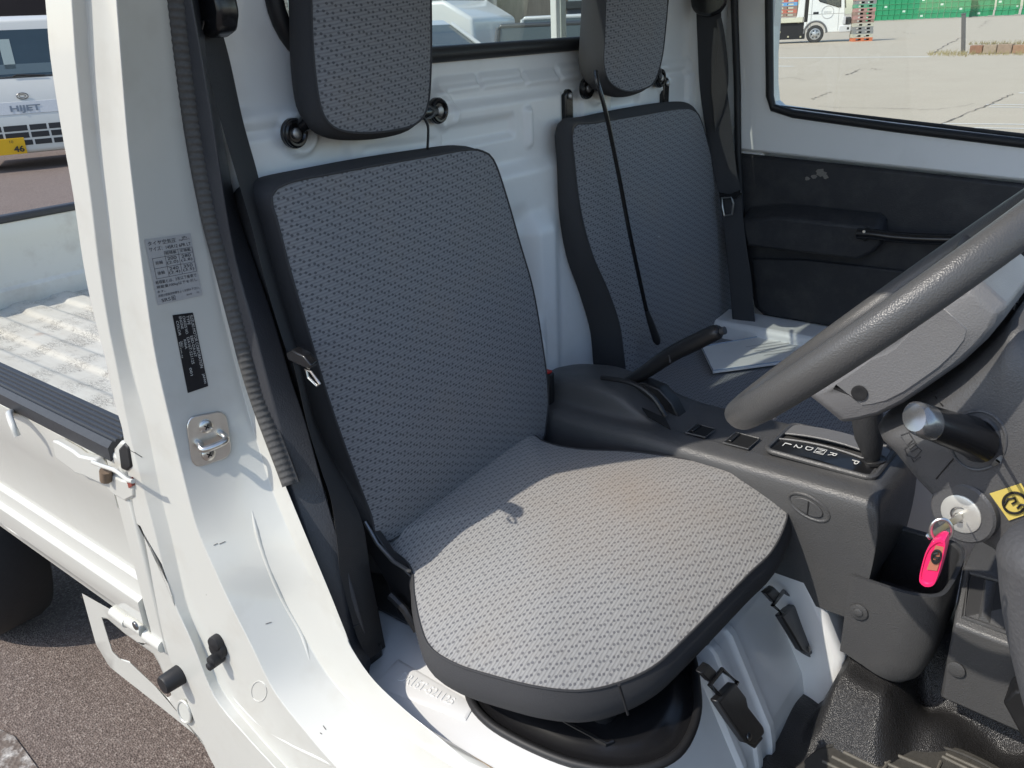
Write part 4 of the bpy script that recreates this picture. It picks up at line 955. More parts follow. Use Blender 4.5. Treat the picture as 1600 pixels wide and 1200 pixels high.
# ================================================================== PASSENGER DOOR
dor = thing('passenger_door', 'closed white far door with dark trim, armrest pocket and pull handle', 'car door', (1.40, -.4, .7))
DX = 1.385
def dp(p, off=0): return U(p, x=DX-off)
wl_ = [dp((1203, -260)), dp((1203, 0)), dp((1205, 167))]
b0, b1 = dp((1205, 168)), dp((1600, 217)); bd = (b1-b0).normalized()
bF = b0+bd*((-.93-b0.y)/bd.y)
t0, t1 = dp((1152, 235)), dp((1600, 284)); td = (t1-t0).normalized(); tF = t0+td*((-.95-t0.y)/td.y)
rear_x = [dp((1148, -260)), dp((1150, 0)), dp((1152, 235))]
def solid(name, pts, th, mat, par, bev=.003): return MB().prism(pts, [p+Vector((th, 0, 0)) for p in pts]).build(name, mat, par, bev=bev)
fr_ = [(rear_x[0], wl_[0]), (rear_x[1], dp((1203, 0))), (dp((1151, 120)), dp((1203.5, 130))), (dp((1152, 200)), wl_[2]+Vector((0, -.001, .010))), (t0, wl_[2]+Vector((0, -.014, 0))), (t0.lerp(tF, .3), b0.lerp(bF, .3)), (tF, bF)]
bk_ = Vector((.05, 0, 0)); rail = MB().grid([[a_+bk_, a_, b_, b_+bk_] for a_, b_ in fr_], closed_u=True).build('door_frame', WHITE_IN, dor, bev=.006, ang=60); tag(rail, 'white door frame and belt rail round the far window')
sk = [dp((1140, 100), -.058), t0+Vector((.058, .03, -.01)), Vector((DX+.058, -.10, .60)), Vector((DX+.058, -1.0, .60)), Vector((DX+.058, -1.0, bF.z-.03)), dp((1200, 185), -.058)]
MB().prism([p+Vector((.006, 0, 0)) for p in sk], sk).build('outer_skin', WHITE_IN, dor, bev=.002)
top = dp((1203, -230)); solid('upper_frame', [Vector((DX, top.y+.05, 1.60)), Vector((DX, top.y+.05, 1.66)), Vector((DX, -.80, 1.66)), Vector((DX, -.80, 1.60))], .05, WHITE_IN, dor)
seal = MB(); seal.tube([wl_[0]+Vector((.0, .002, 0)), wl_[1]+Vector((0, .002, 0)), dp((1203, 150)), dp((1208, 168)), dp((1240, 178)), dp((1400, 200)), bF+Vector((0, 0, -.006))], .0085, 10).build('window_seal', RUBBER, dor)
MB().tube([dp((1205, 166), -.012), dp((1600, 212), -.012), bF+Vector((.012, 0, .004))], .004, 8).build('glass_wiper', RUBBER, dor)
MB().prism([Vector((DX+.02, wl_[2].y+.01, wl_[2].z-.02)), Vector((DX+.02, -.93, bF.z-.02)), Vector((DX+.02, -.80, 1.62)), Vector((DX+.02, wl_[0].y+.01, 1.62))], [Vector((DX+.024, wl_[2].y+.01, wl_[2].z-.02)), Vector((DX+.024, -.93, bF.z-.02)), Vector((DX+.024, -.80, 1.62)), Vector((DX+.024, wl_[0].y+.01, 1.62))]).build('window_glass', GLASS, dor, smooth=False)
MB().tube([dp((1143, -250), .008), dp((1147, 0), .008), dp((1152, 130), .008), dp((1153, 236), .008), dp((1166, 440), .002)], .0075, 10).build('door_seal', RUBBER, dor)
TR = plastic('door_trim_plastic', (.020, .021, .024), .55, 420, .25, .10)
tp_ = [dp((1152, 240), .004), tF+Vector((-.004, 0, -.004)), Vector((DX-.004, -.95, .74)), dp((1350, 505), .004), dp((1285, 513), .004), dp((1240, 503), .004), dp((1195, 496), .004), dp((1178, 480), .004), dp((1170, 440), .004), dp((1160, 330), .004)]
panel = solid('door_trim', tp_, .02, TR, dor, .006); tag(panel, 'dark moulded door trim with a scuffed pale patch')
# upper ledge over the pocket and the raised lower panel
ar = [(1172, 322), (1228, 316), (1290, 322), (1378, 331), (1387, 340), (1388, 372), (1372, 388), (1350, 398), (1250, 386), (1180, 378)]
a0 = [dp(p, .006) for p in ar]; a1 = [p+Vector((-.046, 0, .0)) for p in a0]
for i, k in ((0, .5), (1, .4), (2, .4), (3, .5), (4, .8)): a1[i] = a0[i]+Vector((-.046, 0, -.024))
MB().prism(a0, a1).build('armrest_pocket', TR, dor, bev=.006, seg=3)
hs = [U(p, x=DX-.060) for p in ((1338, 360), (1355, 356), (1362, 366), (1352, 378), (1338, 372))]
MB().prism(hs, [p+Vector((.030, 0, 0)) for p in hs]).build('handle_cup', simple('cup_black', (.006, .006, .006), .5), dor, bev=.003)
hd_ = [U(p, x=DX-.066) for p in ((1340, 365), (1365, 366), (1395, 370), (1440, 373), (1500, 374), (1560, 372))]
ph = MB().tube(spl(hd_, 30), .0105, 12).build('pull_handle', GLOSSBLK, dor)
MB().disc(U((1350, 362), x=DX-.076), (-1, 0, .1), .003, .001, 10).build('handle_screw', CHROME, ph)
lp = [dp(p, .006) for p in ((1176, 402), (1260, 404), (1420, 422), (1560, 440), (1560, 520), (1290, 506), (1205, 492), (1186, 480))]
MB().prism(lp, [p+Vector((-.010, 0, 0)) for p in lp]).build('lower_trim', TR, dor, bev=.004)
# scuff, a pale worn patch with a ragged outline
mb = MB(); 
for c0, r0 in (((1282, 270), 9), ((1272, 276), 5), ((1290, 276), 5), ((1262, 279), 4)):
    pts = [dp((c0[0]+r0*random.uniform(.6, 1.2)*math.cos(t), c0[1]+r0*.8*random.uniform(.6, 1.2)*math.sin(t)), .0046) for t in [2*math.pi*i/12 for i in range(12)]]
    mb.add(pts, [list(range(12))])
o = mb.build('scuff_mark', simple('scuff', (.20, .185, .16), .8, 0, .3, 200), panel, smooth=False); o['kind'] = 'stuff'
# white booklet on the far cushion
bk = thing('booklet', 'white booklet in a clear sleeve lying on the far seat', 'booklet', U((1190, 550), z=.728))
q = [U(p, z=.728) for p in ((1096, 546), (1268, 514), (1420, 545), (1114, 584))]
q = [U((1096, 546), z=.728), U((1262, 517), z=.728), U((1320, 556), z=.728), U((1114, 584), z=.728)]
PAPER = simple('booklet_paper', (.80, .80, .77), .45, 0, .04, 30)
bo_ = MB().prism(q, [p+Vector((0, 0, .006)) for p in q]).build('booklet_cover', PAPER, bk, bev=.001)
mb = MB(); q2 = [p+Vector((0, 0, .006)) for p in q]
e = [quadpt(q2, *s, .0012) for s in ((0, 0), (1, 0), (1, 1), (0, 1))]
mb.tube(e, .0012, 6, closed=True).build('sleeve_edge', simple('sleeve', (.35, .42, .52), .2), bk)
mb = MB()
for k in range(5): rect_on(mb, q2, (.35+.02*k, .30+.10*k, .80-.03*k, .315+.10*k), .0010)
mb.build('printed_lines', simple('faint_ink', (.45, .45, .43), .6), bo_, smooth=False)
# ================================================================== CARGO BED
bed = thing('cargo_bed', 'worn white cargo bed behind the cab with a ribbed black edge on its side gate', 'truck bed', (.72, 1.0, .3))
def gz_(y): return U((0, y), x=0).z
zg = {k: gz_(k) for k in (632, 700, 776, 790, 812, 825)}
prof = [(.022, .911), (.003, .911), (.000, .904), (.000, zg[632]+.0022), (.007, zg[632]+.0010), (.007, zg[632]-.0010), (.002, zg[632]-.0022), (.002, zg[700]+.018), (.015, zg[700]-.012), (.016, zg[776]+.010), (.008, zg[776]+.004), (.008, zg[776]), (.004, zg[790]+.004), (-.004, zg[790]), (-.004, zg[812]), (.0, zg[812]-.006), (.003, zg[825]), (.020, zg[825]-.004), (.024, .905)]
ys = [.118, 2.02]
gate_ = MB(); gate_.grid([[Vector((x, y, z)) for x, z in prof] for y in (.150, .6, 1.2, 2.02)], closed_u=True)
n = len(prof); gate_.f += [list(range(n)), [3*n+i for i in range(n)][::-1]]
gt = gate_.build('side_gate', CARPAINT, bed, bev=.002, ang=25); tag(gt, 'white side gate with latch, hook and recessed lower panel')
mb = MB(); mb.box((.000, .105, .575), (.026, .1485, .905)); mb.build('gate_end', CARPAINT, bed, bev=.006)
# ribbed rubber along the gate top
rp = [(-.003, .896), (-.004, .9125)]
for k in range(5): rp += [(.008+.0085*k, .9175), (.0095+.0085*k, .9205), (.0130+.0085*k, .9205), (.0145+.0085*k, .9175)]
rp = [(-.0035, .893), (-.0035, .9125), (.004, .9195)]+rp[2:]+[(.054, .9175), (.054, .905), (.02, .905)]
m2 = MB(); m2.grid([[Vector((x, y, z)) for x, z in rp] for y in (.122, 2.02)], closed_u=True); m2.f += [list(range(len(rp)))]
tag(m2.build('rubber_edge', RIBRUB, gt, smooth=False), 'black ribbed rubber edge guard')
mb = MB(); c = [U(p, x=-.001) for p in ((176, 702), (186, 690), (196, 690), (206, 735), (196, 742), (184, 728))]; mb.prism([p+Vector((.03, 0, 0)) for p in c], c); mb.build('gate_cap', CARPAINT, gt, bev=.004)
c = [U(p, x=-.0025) for p in ((184, 702), (193, 692), (200, 700), (205, 730), (198, 737), (188, 733))]; MB().prism([p+Vector((.03, 0, 0)) for p in c], c).build('cap_pad', RUBBER, gt, bev=.003)
# rope hook
hk = [U((13, 700), x=.003)]; hk = [U((17, 645), x=.002), U((17, 645), x=-.012)+Vector((0, 0, .001)), U((14, 648), x=-.022), U((20, 665), x=-.030), U((27, 681), x=-.030)]
MB().tube(spl(hk, 20), .0048, 10).build('rope_hook', CARPAINT, gt)
# latch handle
lp = [(80, 688), (88, 690), (112, 704), (122, 712), (146, 717), (156, 735), (158, 757), (128, 743), (118, 740), (86, 716)]
lq = [U(p, x=-.012) for p in lp]; lh = MB().prism([p+Vector((.014, 0, 0)) for p in lq], lq).build('latch_handle', CARPAINT, gt, bev=.003)
MB().tube(spl([U(p, x=-.018) for p in ((145, 722), (160, 728), (178, 734), (190, 742), (200, 750), (208, 752))], 20), .0029, 8).build('latch_rod', CARPAINT, lh)
MB().tube([U((165, 735), x=-.008), U((166, 750), x=-.008)], .008, 10).build('latch_pin', simple('rusty_pin', (.17, .12, .08), .8), lh)
lq = [U(p, x=.0) for p in ((160, 742), (172, 738), (190, 748), (210, 752), (212, 775), (198, 782), (180, 772), (168, 760))]
MB().prism([p+Vector((.012, 0, 0)) for p in lq], [p+Vector((-.003, 0, 0)) for p in lq]).build('latch_keeper', CARPAINT, gt, bev=.003)
lq = [U(p, x=-.0045) for p in ((197, 749), (203, 747), (206, 760), (201, 763))]
MB().prism([p+Vector((.006, 0, 0)) for p in lq], lq).build('red_reflector', simple('dull_red', (.22, .05, .035), .6), gt)
# corner bracket under the gate with its openings
mb = MB()
outer = [(128, 927), (150, 1007), (171, 1042), (245, 1100), (315, 1156), (352, 1210), (345, 1110), (322, 1050), (268, 990), (262, 1018), (236, 997), (190, 962)]
hole = [(160, 966), (176, 1017), (188, 1029), (202, 1033), (262, 1090), (268, 1086), (250, 1040), (240, 1022), (195, 990), (168, 967)]
O = resample([Vector((*p, 0)) for p in outer], 96, True); H = resample([Vector((*p, 0)) for p in hole], 96, True)
k = min(range(96), key=lambda k: sum((O[i]-H[(i+k) % 96]).length for i in range(0, 96, 4))); H = H[k:]+H[:k]
rows = [[U(p, x=.022) for p in H], [U(p, x=.005) for p in H], [U(p, x=.0035) for p in [h.lerp(o, .05) for h, o in zip(H, O)]], [U(p, x=.0035) for p in O], [U(p, x=.03) for p in O]]
tag(mb.grid(rows, closed_u=True).build('corner_bracket', CARPAINT, bed, sharp=18), 'white bracket with a rectangular opening')
kb = U((281, 1054), x=-.001); MB().tube([kb+Vector((.012, 0, 0)), kb, kb+Vector((-.026, .0, .0)), kb+Vector((-.028, 0, 0)), kb+Vector((-.0285, 0, 0))], [.0165, .0150, .0140, .0125, .002], 22).build('rubber_stop', RUBBER, bed)
MB().tube([U((288+9*math.cos(a)+4*math.sin(a), 1112+17*math.sin(a)), x=-.0005) for a in [2*math.pi*i/20 for i in range(20)]], .0022, 6, closed=True).build('slot_hole', CARPAINT, bed)
cc_ = [U((288+8*math.cos(a)+4*math.sin(a), 1112+16*math.sin(a)), x=-.0008) for a in [2*math.pi*i/20 for i in range(20)]]
MB().add(cc_, [list(range(20))]).build('slot_shade', simple('slot_back', (.55, .55, .50), .5), bed, smooth=False)
for a_, b_ in (((178, 955), (200, 972)), ((202, 970), (226, 986)), ((230, 992), (256, 1010))): MB().tube([U(a_, x=.001), U(b_, x=.001)], .0095, 12).build('hinge_barrel', CARPAINT, bed)
c = U((213, 977), x=-.008); MB().disc(c, (-1, 0, 0), .007, .003, 14).build('hinge_pin', STEEL, bed)
# corrugated floor
xs = np.linspace(.03, 1.435, 240); yl = np.linspace(.06, 1.93, 60); rows = []
def cor(x):
    t = ((x-.03)/.128) % 1
    return .009*(sm(.10, .26, t)-sm(.60, .76, t))
for y in yl: rows.append([Vector((x, y, .648+cor(x)+.002*math.sin(x*9+y*5))) for x in xs])
a = NT('bed_floor_paint'); p = a.pos()
s_ = a.mapping(p, (9, 1.6, 3)); n1 = a.noise(s_, 3.2, 7, .72); n2 = a.noise(a.mapping(p, (22, 5, 5)), 6, 5, .75, 1.2)
col = a.mix(a.ramp(n1, [(.42, 0.), (.66, .5)]), (.56, .545, .475), (.44, .41, .34))
scr = a.ramp(a.math('ABSOLUTE', a.math('SUBTRACT', n2, .5)), [(.0, 1.), (.012, .9), (.03, 0.)])
scr = a.math('MULTIPLY', scr, a.ramp(a.noise(p, 11, 3), [(.46, 0.), (.6, 1.)]))
col = a.mix(scr, col, (.09, .075, .055)); ru = a.ramp(a.noise(p, 7, 4, .6), [(.66, 0.), (.74, .6)]); col = a.mix(a.math('MULTIPLY', ru, n2), col, (.28, .12, .05))
a.set('Base Color', col); a.set('Roughness', .55); a.bump(n2, .15, .003)
mb = MB(); mb.grid(rows, flip=True); tag(mb.build('bed_floor', a.m, bed, sharp=0), 'scratched and stained corrugated bed floor')
def wall_box(nm, lo, hi, mat=WHITE_OLD): return MB().box(lo, hi).build(nm, mat, bed, bev=.006)
tgp_ = [(1.925, .63), (1.925, .70), (1.932, .712), (1.932, .845), (1.925, .858), (1.925, .905), (1.95, .905), (1.95, .63)]
MB().prism([Vector((.02, y, z)) for y, z in tgp_], [Vector((1.44, y, z)) for y, z in tgp_]).build('tailgate', WHITE_OLD, bed, bev=.003)
MB().box((.02, 1.918, .9055), (1.44, 1.957, .928)).build('tailgate_rubber', RIBRUB, bed, bev=.006)
wall_box('far_side_gate', (1.44, .07, .60), (1.465, 1.95, .91)); wall_box('front_board', (.04, .04, .60), (1.43, .058, .93))
MB().box((.16, .06, .52), (1.30, 1.94, .618)).build('bed_frame', simple('under_frame', (.05, .05, .05), .7), bed)
# guard posts behind the rear window
gm = simple('guard_grey', (.22, .26, .26), .4)
for (a_, b_, mt) in ((866, 40, paint('guard_white', (.80, .80, .76), .35, .3, .05)), (462, 40, gm)):
    c = U((a_, b_), y=.16); MB().box((c.x-.006, .15, .62), (c.x+.008, .165, 1.75)).build('guard_post', mt, bed, bev=.002)
c = U((880, 40), y=.19); MB().box((c.x-.010, .188, .9), (c.x+.008, .192, 1.72)).build('guard_mesh', simple('guard_pale', (.40, .42, .38), .5), bed)
# rear wheel
wc = Vector((.13, 1.345, .270)); tw = MB(); rr = []
for r_, x_ in ((.155, -.055), (.175, -.072), (.235, -.078), (.262, -.066), (.270, -.045), (.270, .045), (.262, .066), (.235, .078), (.155, .06)):
    rr.append([wc+Vector((x_, math.cos(t)*r_, math.sin(t)*r_)) for t in [2*math.pi*i/56 for i in range(56)]])
wheel = tw.grid(rr, closed_u=True).build('wheel', simple('tyre_rubber', (.018, .018, .019), .75, 0, .3, 90, .2), bed)
rr = [[wc+Vector((x_, math.cos(t)*r_, math.sin(t)*r_)) for t in [2*math.pi*i/40 for i in range(40)]] for r_, x_ in ((.158, -.052), (.150, -.062), (.135, -.035), (.07, -.03), (.05, -.055), (.003, -.056))]
MB().grid(rr, closed_u=True).build('rim', simple('steel_rim', (.42, .43, .44), .4, .7), wheel)
MB().box((.40, .25, .32), (1.05, 1.9, .50)).build('chassis', simple('chassis_black', (.02, .02, .02), .7), bed)
MB().box((.12, -.50, .22), (1.34, .04, .33)).build('cab_underside', simple('underseal', (.02, .02, .02), .8), cab)

# ================================================================== GROUND
def sheet(name, pts, z, mat, n=1):
    mb = MB(); mb.add([Vector((x, y, z)) for x, y in pts], [list(range(len(pts)))]); o = mb.build(name, mat, smooth=False); o['kind'] = 'structure'; return o
a = NT('brown_asphalt'); p = a.pos()
v = a.voro(p, 230, out=1); vs = a.n('ShaderNodeSeparateColor'); a.l(v, vs.inputs[0])
st = a.ramp(vs.outputs[0], [(0, (.085, .062, .050)), (.45, (.145, .108, .090)), (.8, (.20, .158, .133)), (1, (.30, .25, .215))])
col = a.mix(a.ramp(a.noise(p, 1.1, 4), [(.35, 0.), (.7, .35)]), st, (.19, .16, .145))
pt_ = a.math('ADD', a.noise(a.mapping(p, (1, 1, 1)), 4, 6, .7), 0)
wl2 = a.n('ShaderNodeVectorMath', operation='DISTANCE'); a.l(p, wl2.inputs[0]); wl2.inputs[1].default_value = (.12, 1.98, 0)
ws = a.math('ADD', wl2.outputs['Value'], a.math('MULTIPLY', a.math('SUBTRACT', pt_, .5), .6))
a.set('Base Color', col); a.set('Roughness', .9); a.bump(a.voro(p, 230), .8, .003)
sheet('ground', [(-300, -300), (300, -300), (300, 300), (-300, 300)], 0, a.m)
b = NT('worn_line_paint'); p = b.pos()
b.set('Base Color', b.mix(b.ramp(b.noise(p, 26, 6, .75), [(.47, 0.), (.66, 1.)]), (.15, .12, .10), (.50, .48, .45))); b.set('Roughness', .85); b.bump(b.voro(p, 105), .6, .004)
lq = [U(p, z=.004) for p in ((-60, 1110), (22, 1150), (70, 1215), (-60, 1260))]
mb = MB(); mb.add(lq, [[0, 1, 2, 3]]); mb.build('road_marking', b.m, smooth=False)['kind'] = 'structure'
a = NT('pale_concrete'); p = a.pos()
nn = a.noise(p, .8, 6, .7)
col = a.mix(nn, (.46, .385, .285), (.57, .485, .37)); col = a.mix(a.ramp(a.noise(p, 30, 4), [(.4, 0.), (.8, .3)]), col, (.25, .22, .19))
a.set('Base Color', col); a.set('Roughness', .9); a.bump(a.noise(p, 40, 4), .3, .01)
sheet('parking_lot', [(3.4, -120), (280, -200), (280, 200), (60, 120), (9, 9.2), (3.4, 5.4)], .004, a.m)
LP = paint('line_white', (.78, .77, .72), .8, 0, .4)
def line(a_, b_, wd):
    A, B = U(a_, z=.008), U(b_, z=.008); d = (B-A).normalized(); s = Vector((-d.y, d.x, 0))*wd/2
    mb = MB(); mb.add([A-s, B-s, B+s, A+s], [[0, 1, 2, 3]]); mb.build('road_marking', LP, smooth=False)['kind'] = 'structure'
for a_, b_, wd in (((1206, 90.5), (1454, 88.6), .22), ((1208, 103), (1239, 103.6), .16), ((1470, 193), (1640, 194.5), .06), ((1476, 199), (1640, 201), .06), ((1541, 163), (1640, 164), .06), ((1545, 167), (1640, 168), .06), ((1592, 145), (1640, 146), .1)): line(a_, b_, wd)
CRK = simple('crack_dark', (.19, .16, .13), .95, 0, .3, 4)
for k_, (wd, pts_) in enumerate(((.030, ((1324, 117), (1344, 107), (1360, 106), (1376, 109))), (.022, ((1268, 155), (1280, 150), (1299, 143))), (.022, ((1277, 166), (1330, 168), (1384, 169), (1460, 171), (1500, 166), (1522, 161))), (.026, ((1467, 196), (1490, 186), (1516, 174), (1542, 164), (1583, 146))), (.05, ((1454, 85), (1470, 76), (1486, 67), (1502, 59))), (.05, ((1527, 44), (1538, 37), (1547, 31))), (.04, ((1204, 73), (1240, 76), (1262, 71), (1300, 72))), (.04, ((1360, 52), (1395, 49), (1432, 53))), (.03, ((1206, 124), (1236, 120), (1262, 126))))):
    q_ = resample([U(p_, z=.012) for p_ in pts_], 26); rw = []
    for n_, p_ in enumerate(q_):
        p_ = p_+Vector((random.uniform(-.12, .12), random.uniform(-.07, .07), 0))*(p_-CAMP).length*.03; d_ = Vector((1, .3, 0)) if abs((q_[-1]-q_[0]).y) > abs((q_[-1]-q_[0]).x) else Vector((0, 1, 0))
        h_ = d_.normalized()*wd*(.10+.55*random.random()); rw.append([p_-h_, p_+h_])
    MB().grid(rw).build('pavement_crack', CRK, smooth=False)['kind'] = 'structure'
# post, kerb blocks and weeds
pb = U((1505, 82), z=.008); post = thing('bollard_post', 'dark grey square post standing beside the rusty kerb blocks', 'post', pb)
MB().box((pb.x-.055, pb.y-.055, .008), (pb.x+.055, pb.y+.055, 1.12)).build('post_shaft', simple('post_grey', (.12, .115, .11), .6), post, bev=.008)
MB().box((pb.x-.065, pb.y-.065, 1.12), (pb.x+.065, pb.y+.065, 1.15)).build('post_cap', simple('post_cap_grey', (.10, .10, .10), .6), post)
post.rotation_euler = Matrix.Rotation(math.radians(-9.5), 3, FWD).to_euler()
edges = [1513, 1534, 1556, 1580, 1606, 1640]
kc = [(.25, .13, .08), (.32, .25, .18), (.29, .21, .15), (.30, .18, .11), (.33, .24, .17)]
kl = ['rust brown kerb block next to the dark post', 'tan kerb block, second from the dark post', 'grey brown kerb block, third from the dark post', 'reddish kerb block, fourth from the dark post', 'tan kerb block at the right edge, farthest from the post']
for k in range(5):
    a_, b_ = U((edges[k]+.6, 84-.006*(edges[k]-1513)), z=.006), U((edges[k+1]-.6, 84-.006*(edges[k+1]-1513)), z=.006)
    d = (b_-a_); s = Vector((-d.y, d.x, 0)).normalized()*-.22; s = s if s.x > 0 else -s
    h = Vector((0, 0, .235+.012*((k*7) % 3)))
    tag(MB().prism([a_, b_, b_+s, a_+s], [a_+h, b_+h, b_+s+h, a_+s+h]).build('kerb_block', simple('kerb_concrete', kc[k], .9, 0, .35, 14, .4), bev=.02), kl[k], 'kerb block', 'kerb blocks in the yard')
mb = MB()
for k in range(420):
    u = random.random(); px = 1450+u*160; py = random.gauss(85, 1.6) if px < 1510 else random.choice([random.gauss(85.5, .8), 72])
    b_ = U((px, py), z=.006) if py > 75 else U((px, 83.2), z=.006)+Vector((.1, 0, .24)); h = random.uniform(.04, .16); l = Vector((random.uniform(-.06, .06), random.uniform(-.10, .10), h)); s = Vector((0, .010, 0))
    mb.add([b_-s, b_+s, b_+l], [[0, 1, 2]])
tag(mb.build('weeds', simple('dry_weed', (.30, .25, .12), .9, 0, .4, 3), smooth=False), None, None, None, 'stuff')

# ================================================================== FLATBED TRUCK, PALLETS, CRATES
def frame_at(p, z=.006):
    o = U(p, z=z); v = Vector((o.x-CAMP.x, o.y-CAMP.y, 0)); dep = (o-CAMP).dot(FWD); r = Vector((v.y, -v.x, 0)).normalized()
    return o, math.atan2(r.y, r.x), dep/FPX, v.normalized(), r
o, rz, k, vv, rr_ = frame_at((1273.5, 66.5))
K = k/6.957                                          # metres per px of the enlarged view
def X2(cx): return (cx-585)*K
def Z2(cy): return (470-cy)*K
trk = thing('flatbed_truck', 'white cab-over flatbed truck loaded with pallets, parked across the yard', 'truck', (0, 0, 0))
TW = paint('truck_white', (.80, .80, .77), .35, .4, .1); TB = simple('truck_black', (.015, .015, .016), .6)
D = 1.7                                              # body width
cabp = [(488, 372), (488, 250), (492, 60), (500, -120), (560, -150), (760, -150), (800, -120), (835, 0), (855, 140), (862, 230), (862, 310), (862, 372), (672, 372), (655, 290), (600, 262), (560, 262), (520, 280), (500, 330)]
MB().prism([Vector((X2(x), 0, Z2(y))) for x, y in cabp], [Vector((X2(x), D, Z2(y))) for x, y in cabp]).build('cab_body', TW, trk, bev=.05, seg=3)
wn = [(578, -60), (770, -60), (805, 40), (812, 128), (790, 126), (690, 92), (598, 62), (580, 40)]
wnd = MB().prism([Vector((X2(x), -.006, Z2(y))) for x, y in wn], [Vector((X2(x), .02, Z2(y))) for x, y in wn]).build('side_window', simple('dark_glass', (.05, .065, .07), .08), trk, smooth=False)
MB().tube([Vector((X2(x), -.012, Z2(y))) for x, y in wn], .018, 6, closed=True).build('window_frame', TB, wnd)
ws_ = [(840, 0), (858, 140), (866, 135), (848, -6), (812, -118), (804, -112)]
MB().prism([Vector((X2(x)+.012, .12, Z2(y))) for x, y in ws_], [Vector((X2(x)+.012, D-.12, Z2(y))) for x, y in ws_]).build('windscreen', simple('dark_glass_front', (.05, .06, .065), .08), trk, smooth=False)
MB().tube([Vector((X2(685+60*math.cos(t)), -.012, Z2(170+62*math.sin(t)))) for t in [2*math.pi*i/36 for i in range(36)]], .010, 6, closed=True).build('door_emblem', simple('emblem_grey', (.50, .50, .50), .6), trk)
m = MB(); m.box((X2(648), -.010, Z2(178)), (X2(722), -.004, Z2(160))); m.build('emblem_text', simple('emblem_pale', (.60, .60, .58), .6), trk)
for nm, q, dy in (('door_gap', ((520, 0), (524, 0), (524, 360), (520, 360)), .004), ('door_gap', ((796, 130), (800, 130), (806, 355), (802, 355)), .004), ('body_line', ((490, 186), (860, 186), (860, 190), (490, 190)), .006)):
    MB().prism([Vector((X2(x), -.004, Z2(y))) for x, y in q], [Vector((X2(x), .01, Z2(y))) for x, y in q]).build(nm, simple('gap_grey', (.30, .30, .29), .7), trk, smooth=False)
m = MB(); m.box((X2(540), -.02, Z2(186)), (X2(594), .0, Z2(164))); m.build('door_handle', TB, trk, bev=.01)
m = MB(); m.box((X2(815), -.03, Z2(378)), (X2(940), D+.03, Z2(306))); m.build('front_bumper', paint('bumper_grey', (.62, .62, .62), .4, .2, .1), trk, bev=.04)
m = MB(); m.box((X2(895), -.035, Z2(352)), (X2(916), .0, Z2(328))); m.build('fog_lamp', TB, trk)
m = MB(); m.box((X2(845), -.02, Z2(300)), (X2(878), .25, Z2(222))); m.build('headlight', simple('lamp_glass', (.55, .55, .56), .15), trk, bev=.03)
m = MB(); m.box((X2(868), .1, Z2(300)), (X2(930), D-.1, Z2(228))); m.build('grille', simple('grille_dark', (.05, .05, .05), .4), trk, bev=.03)
ar = [Vector((X2(575+115*math.cos(t)), -.02, Z2(375+118*math.sin(t)))) for t in [math.pi*(1+i/16) for i in range(17)]]
MB().tube(ar, .045, 8).build('wheel_arch', simple('arch_grey', (.14, .14, .14), .7), trk)
def truck_wheel(cx, cy, r):
    c = Vector((X2(cx), .16, Z2(cy))); R_ = r*K; m = MB()
    m.grid([[c+Vector((math.cos(t)*q, y, math.sin(t)*q)) for t in [2*math.pi*i/40 for i in range(40)]] for q, y in ((R_*.62, -.15), (R_*.68, -.18), (R_*.93, -.18), (R_, -.13), (R_, .13))], closed_u=True)
    wv = m.build('wheel', simple('tyre_grey', (.045, .045, .044), .8), trk)
    m = MB(); m.grid([[c+Vector((math.cos(t)*q, y, math.sin(t)*q)) for t in [2*math.pi*i/32 for i in range(32)]] for q, y in ((R_*.64, -.16), (R_*.56, -.17), (R_*.50, -.10), (R_*.26, -.12), (R_*.2, -.19), (R_*.02, -.20))], closed_u=True)
    m.build('wheel_rim', simple('rim_silver', (.55, .55, .54), .35, .6), wv)
    for i in range(6):
        t = math.pi*i/3; m = MB().disc(c+Vector((math.cos(t)*R_*.39, -.118, math.sin(t)*R_*.39)), (0, -1, 0), R_*.085, .004, 10); m.build('rim_hole', TB, wv)
truck_wheel(575, 385, 90); truck_wheel(-260, 385, 88)
m = MB(); m.box((X2(-420), .0, Z2(262)), (X2(440), D, Z2(212))); m.build('deck', paint('deck_cream', (.66, .64, .50), .6, 0, .4), trk, bev=.02)
m = MB(); m.prism([Vector((X2(x), .02, Z2(y))) for x, y in ((372, 212), (400, 0), (410, -160), (450, -160), (448, 212))], [Vector((X2(x), D-.02, Z2(y))) for x, y in ((372, 212), (400, 0), (410, -160), (450, -160), (448, 212))]); m.build('headboard', TW, trk, bev=.02)
m = MB(); m.box((X2(-420), .10, Z2(430)), (X2(470), D-.1, Z2(263))); m.build('chassis', TB, trk)
for cx, cz in ((200, 360), (290, 410), (420, 415), (390, 268), (160, 268)): m = MB(); m.box((X2(cx), .06, Z2(cz)), (X2(cx+18), .10, Z2(cz-16))); m.build('chassis_bracket', simple('bracket_cream', (.5, .47, .33), .7), trk)
m = MB(); m.box((X2(455), -.01, Z2(330)), (X2(480), .1, Z2(260))); m.build('mudguard_lamp', TW, trk)
m = MB(); m.box((X2(452), .3, Z2(260)), (X2(486), D-.3, Z2(-60))); m.build('cab_gap', simple('gap_dark', (.09, .085, .08), .8), trk)
trk.location = o; trk.rotation_euler = (0, 0, rz)
def world_of(cx, cy, dy): return o + rr_*X2(cx) + vv*dy + Vector((0, 0, Z2(cy)))
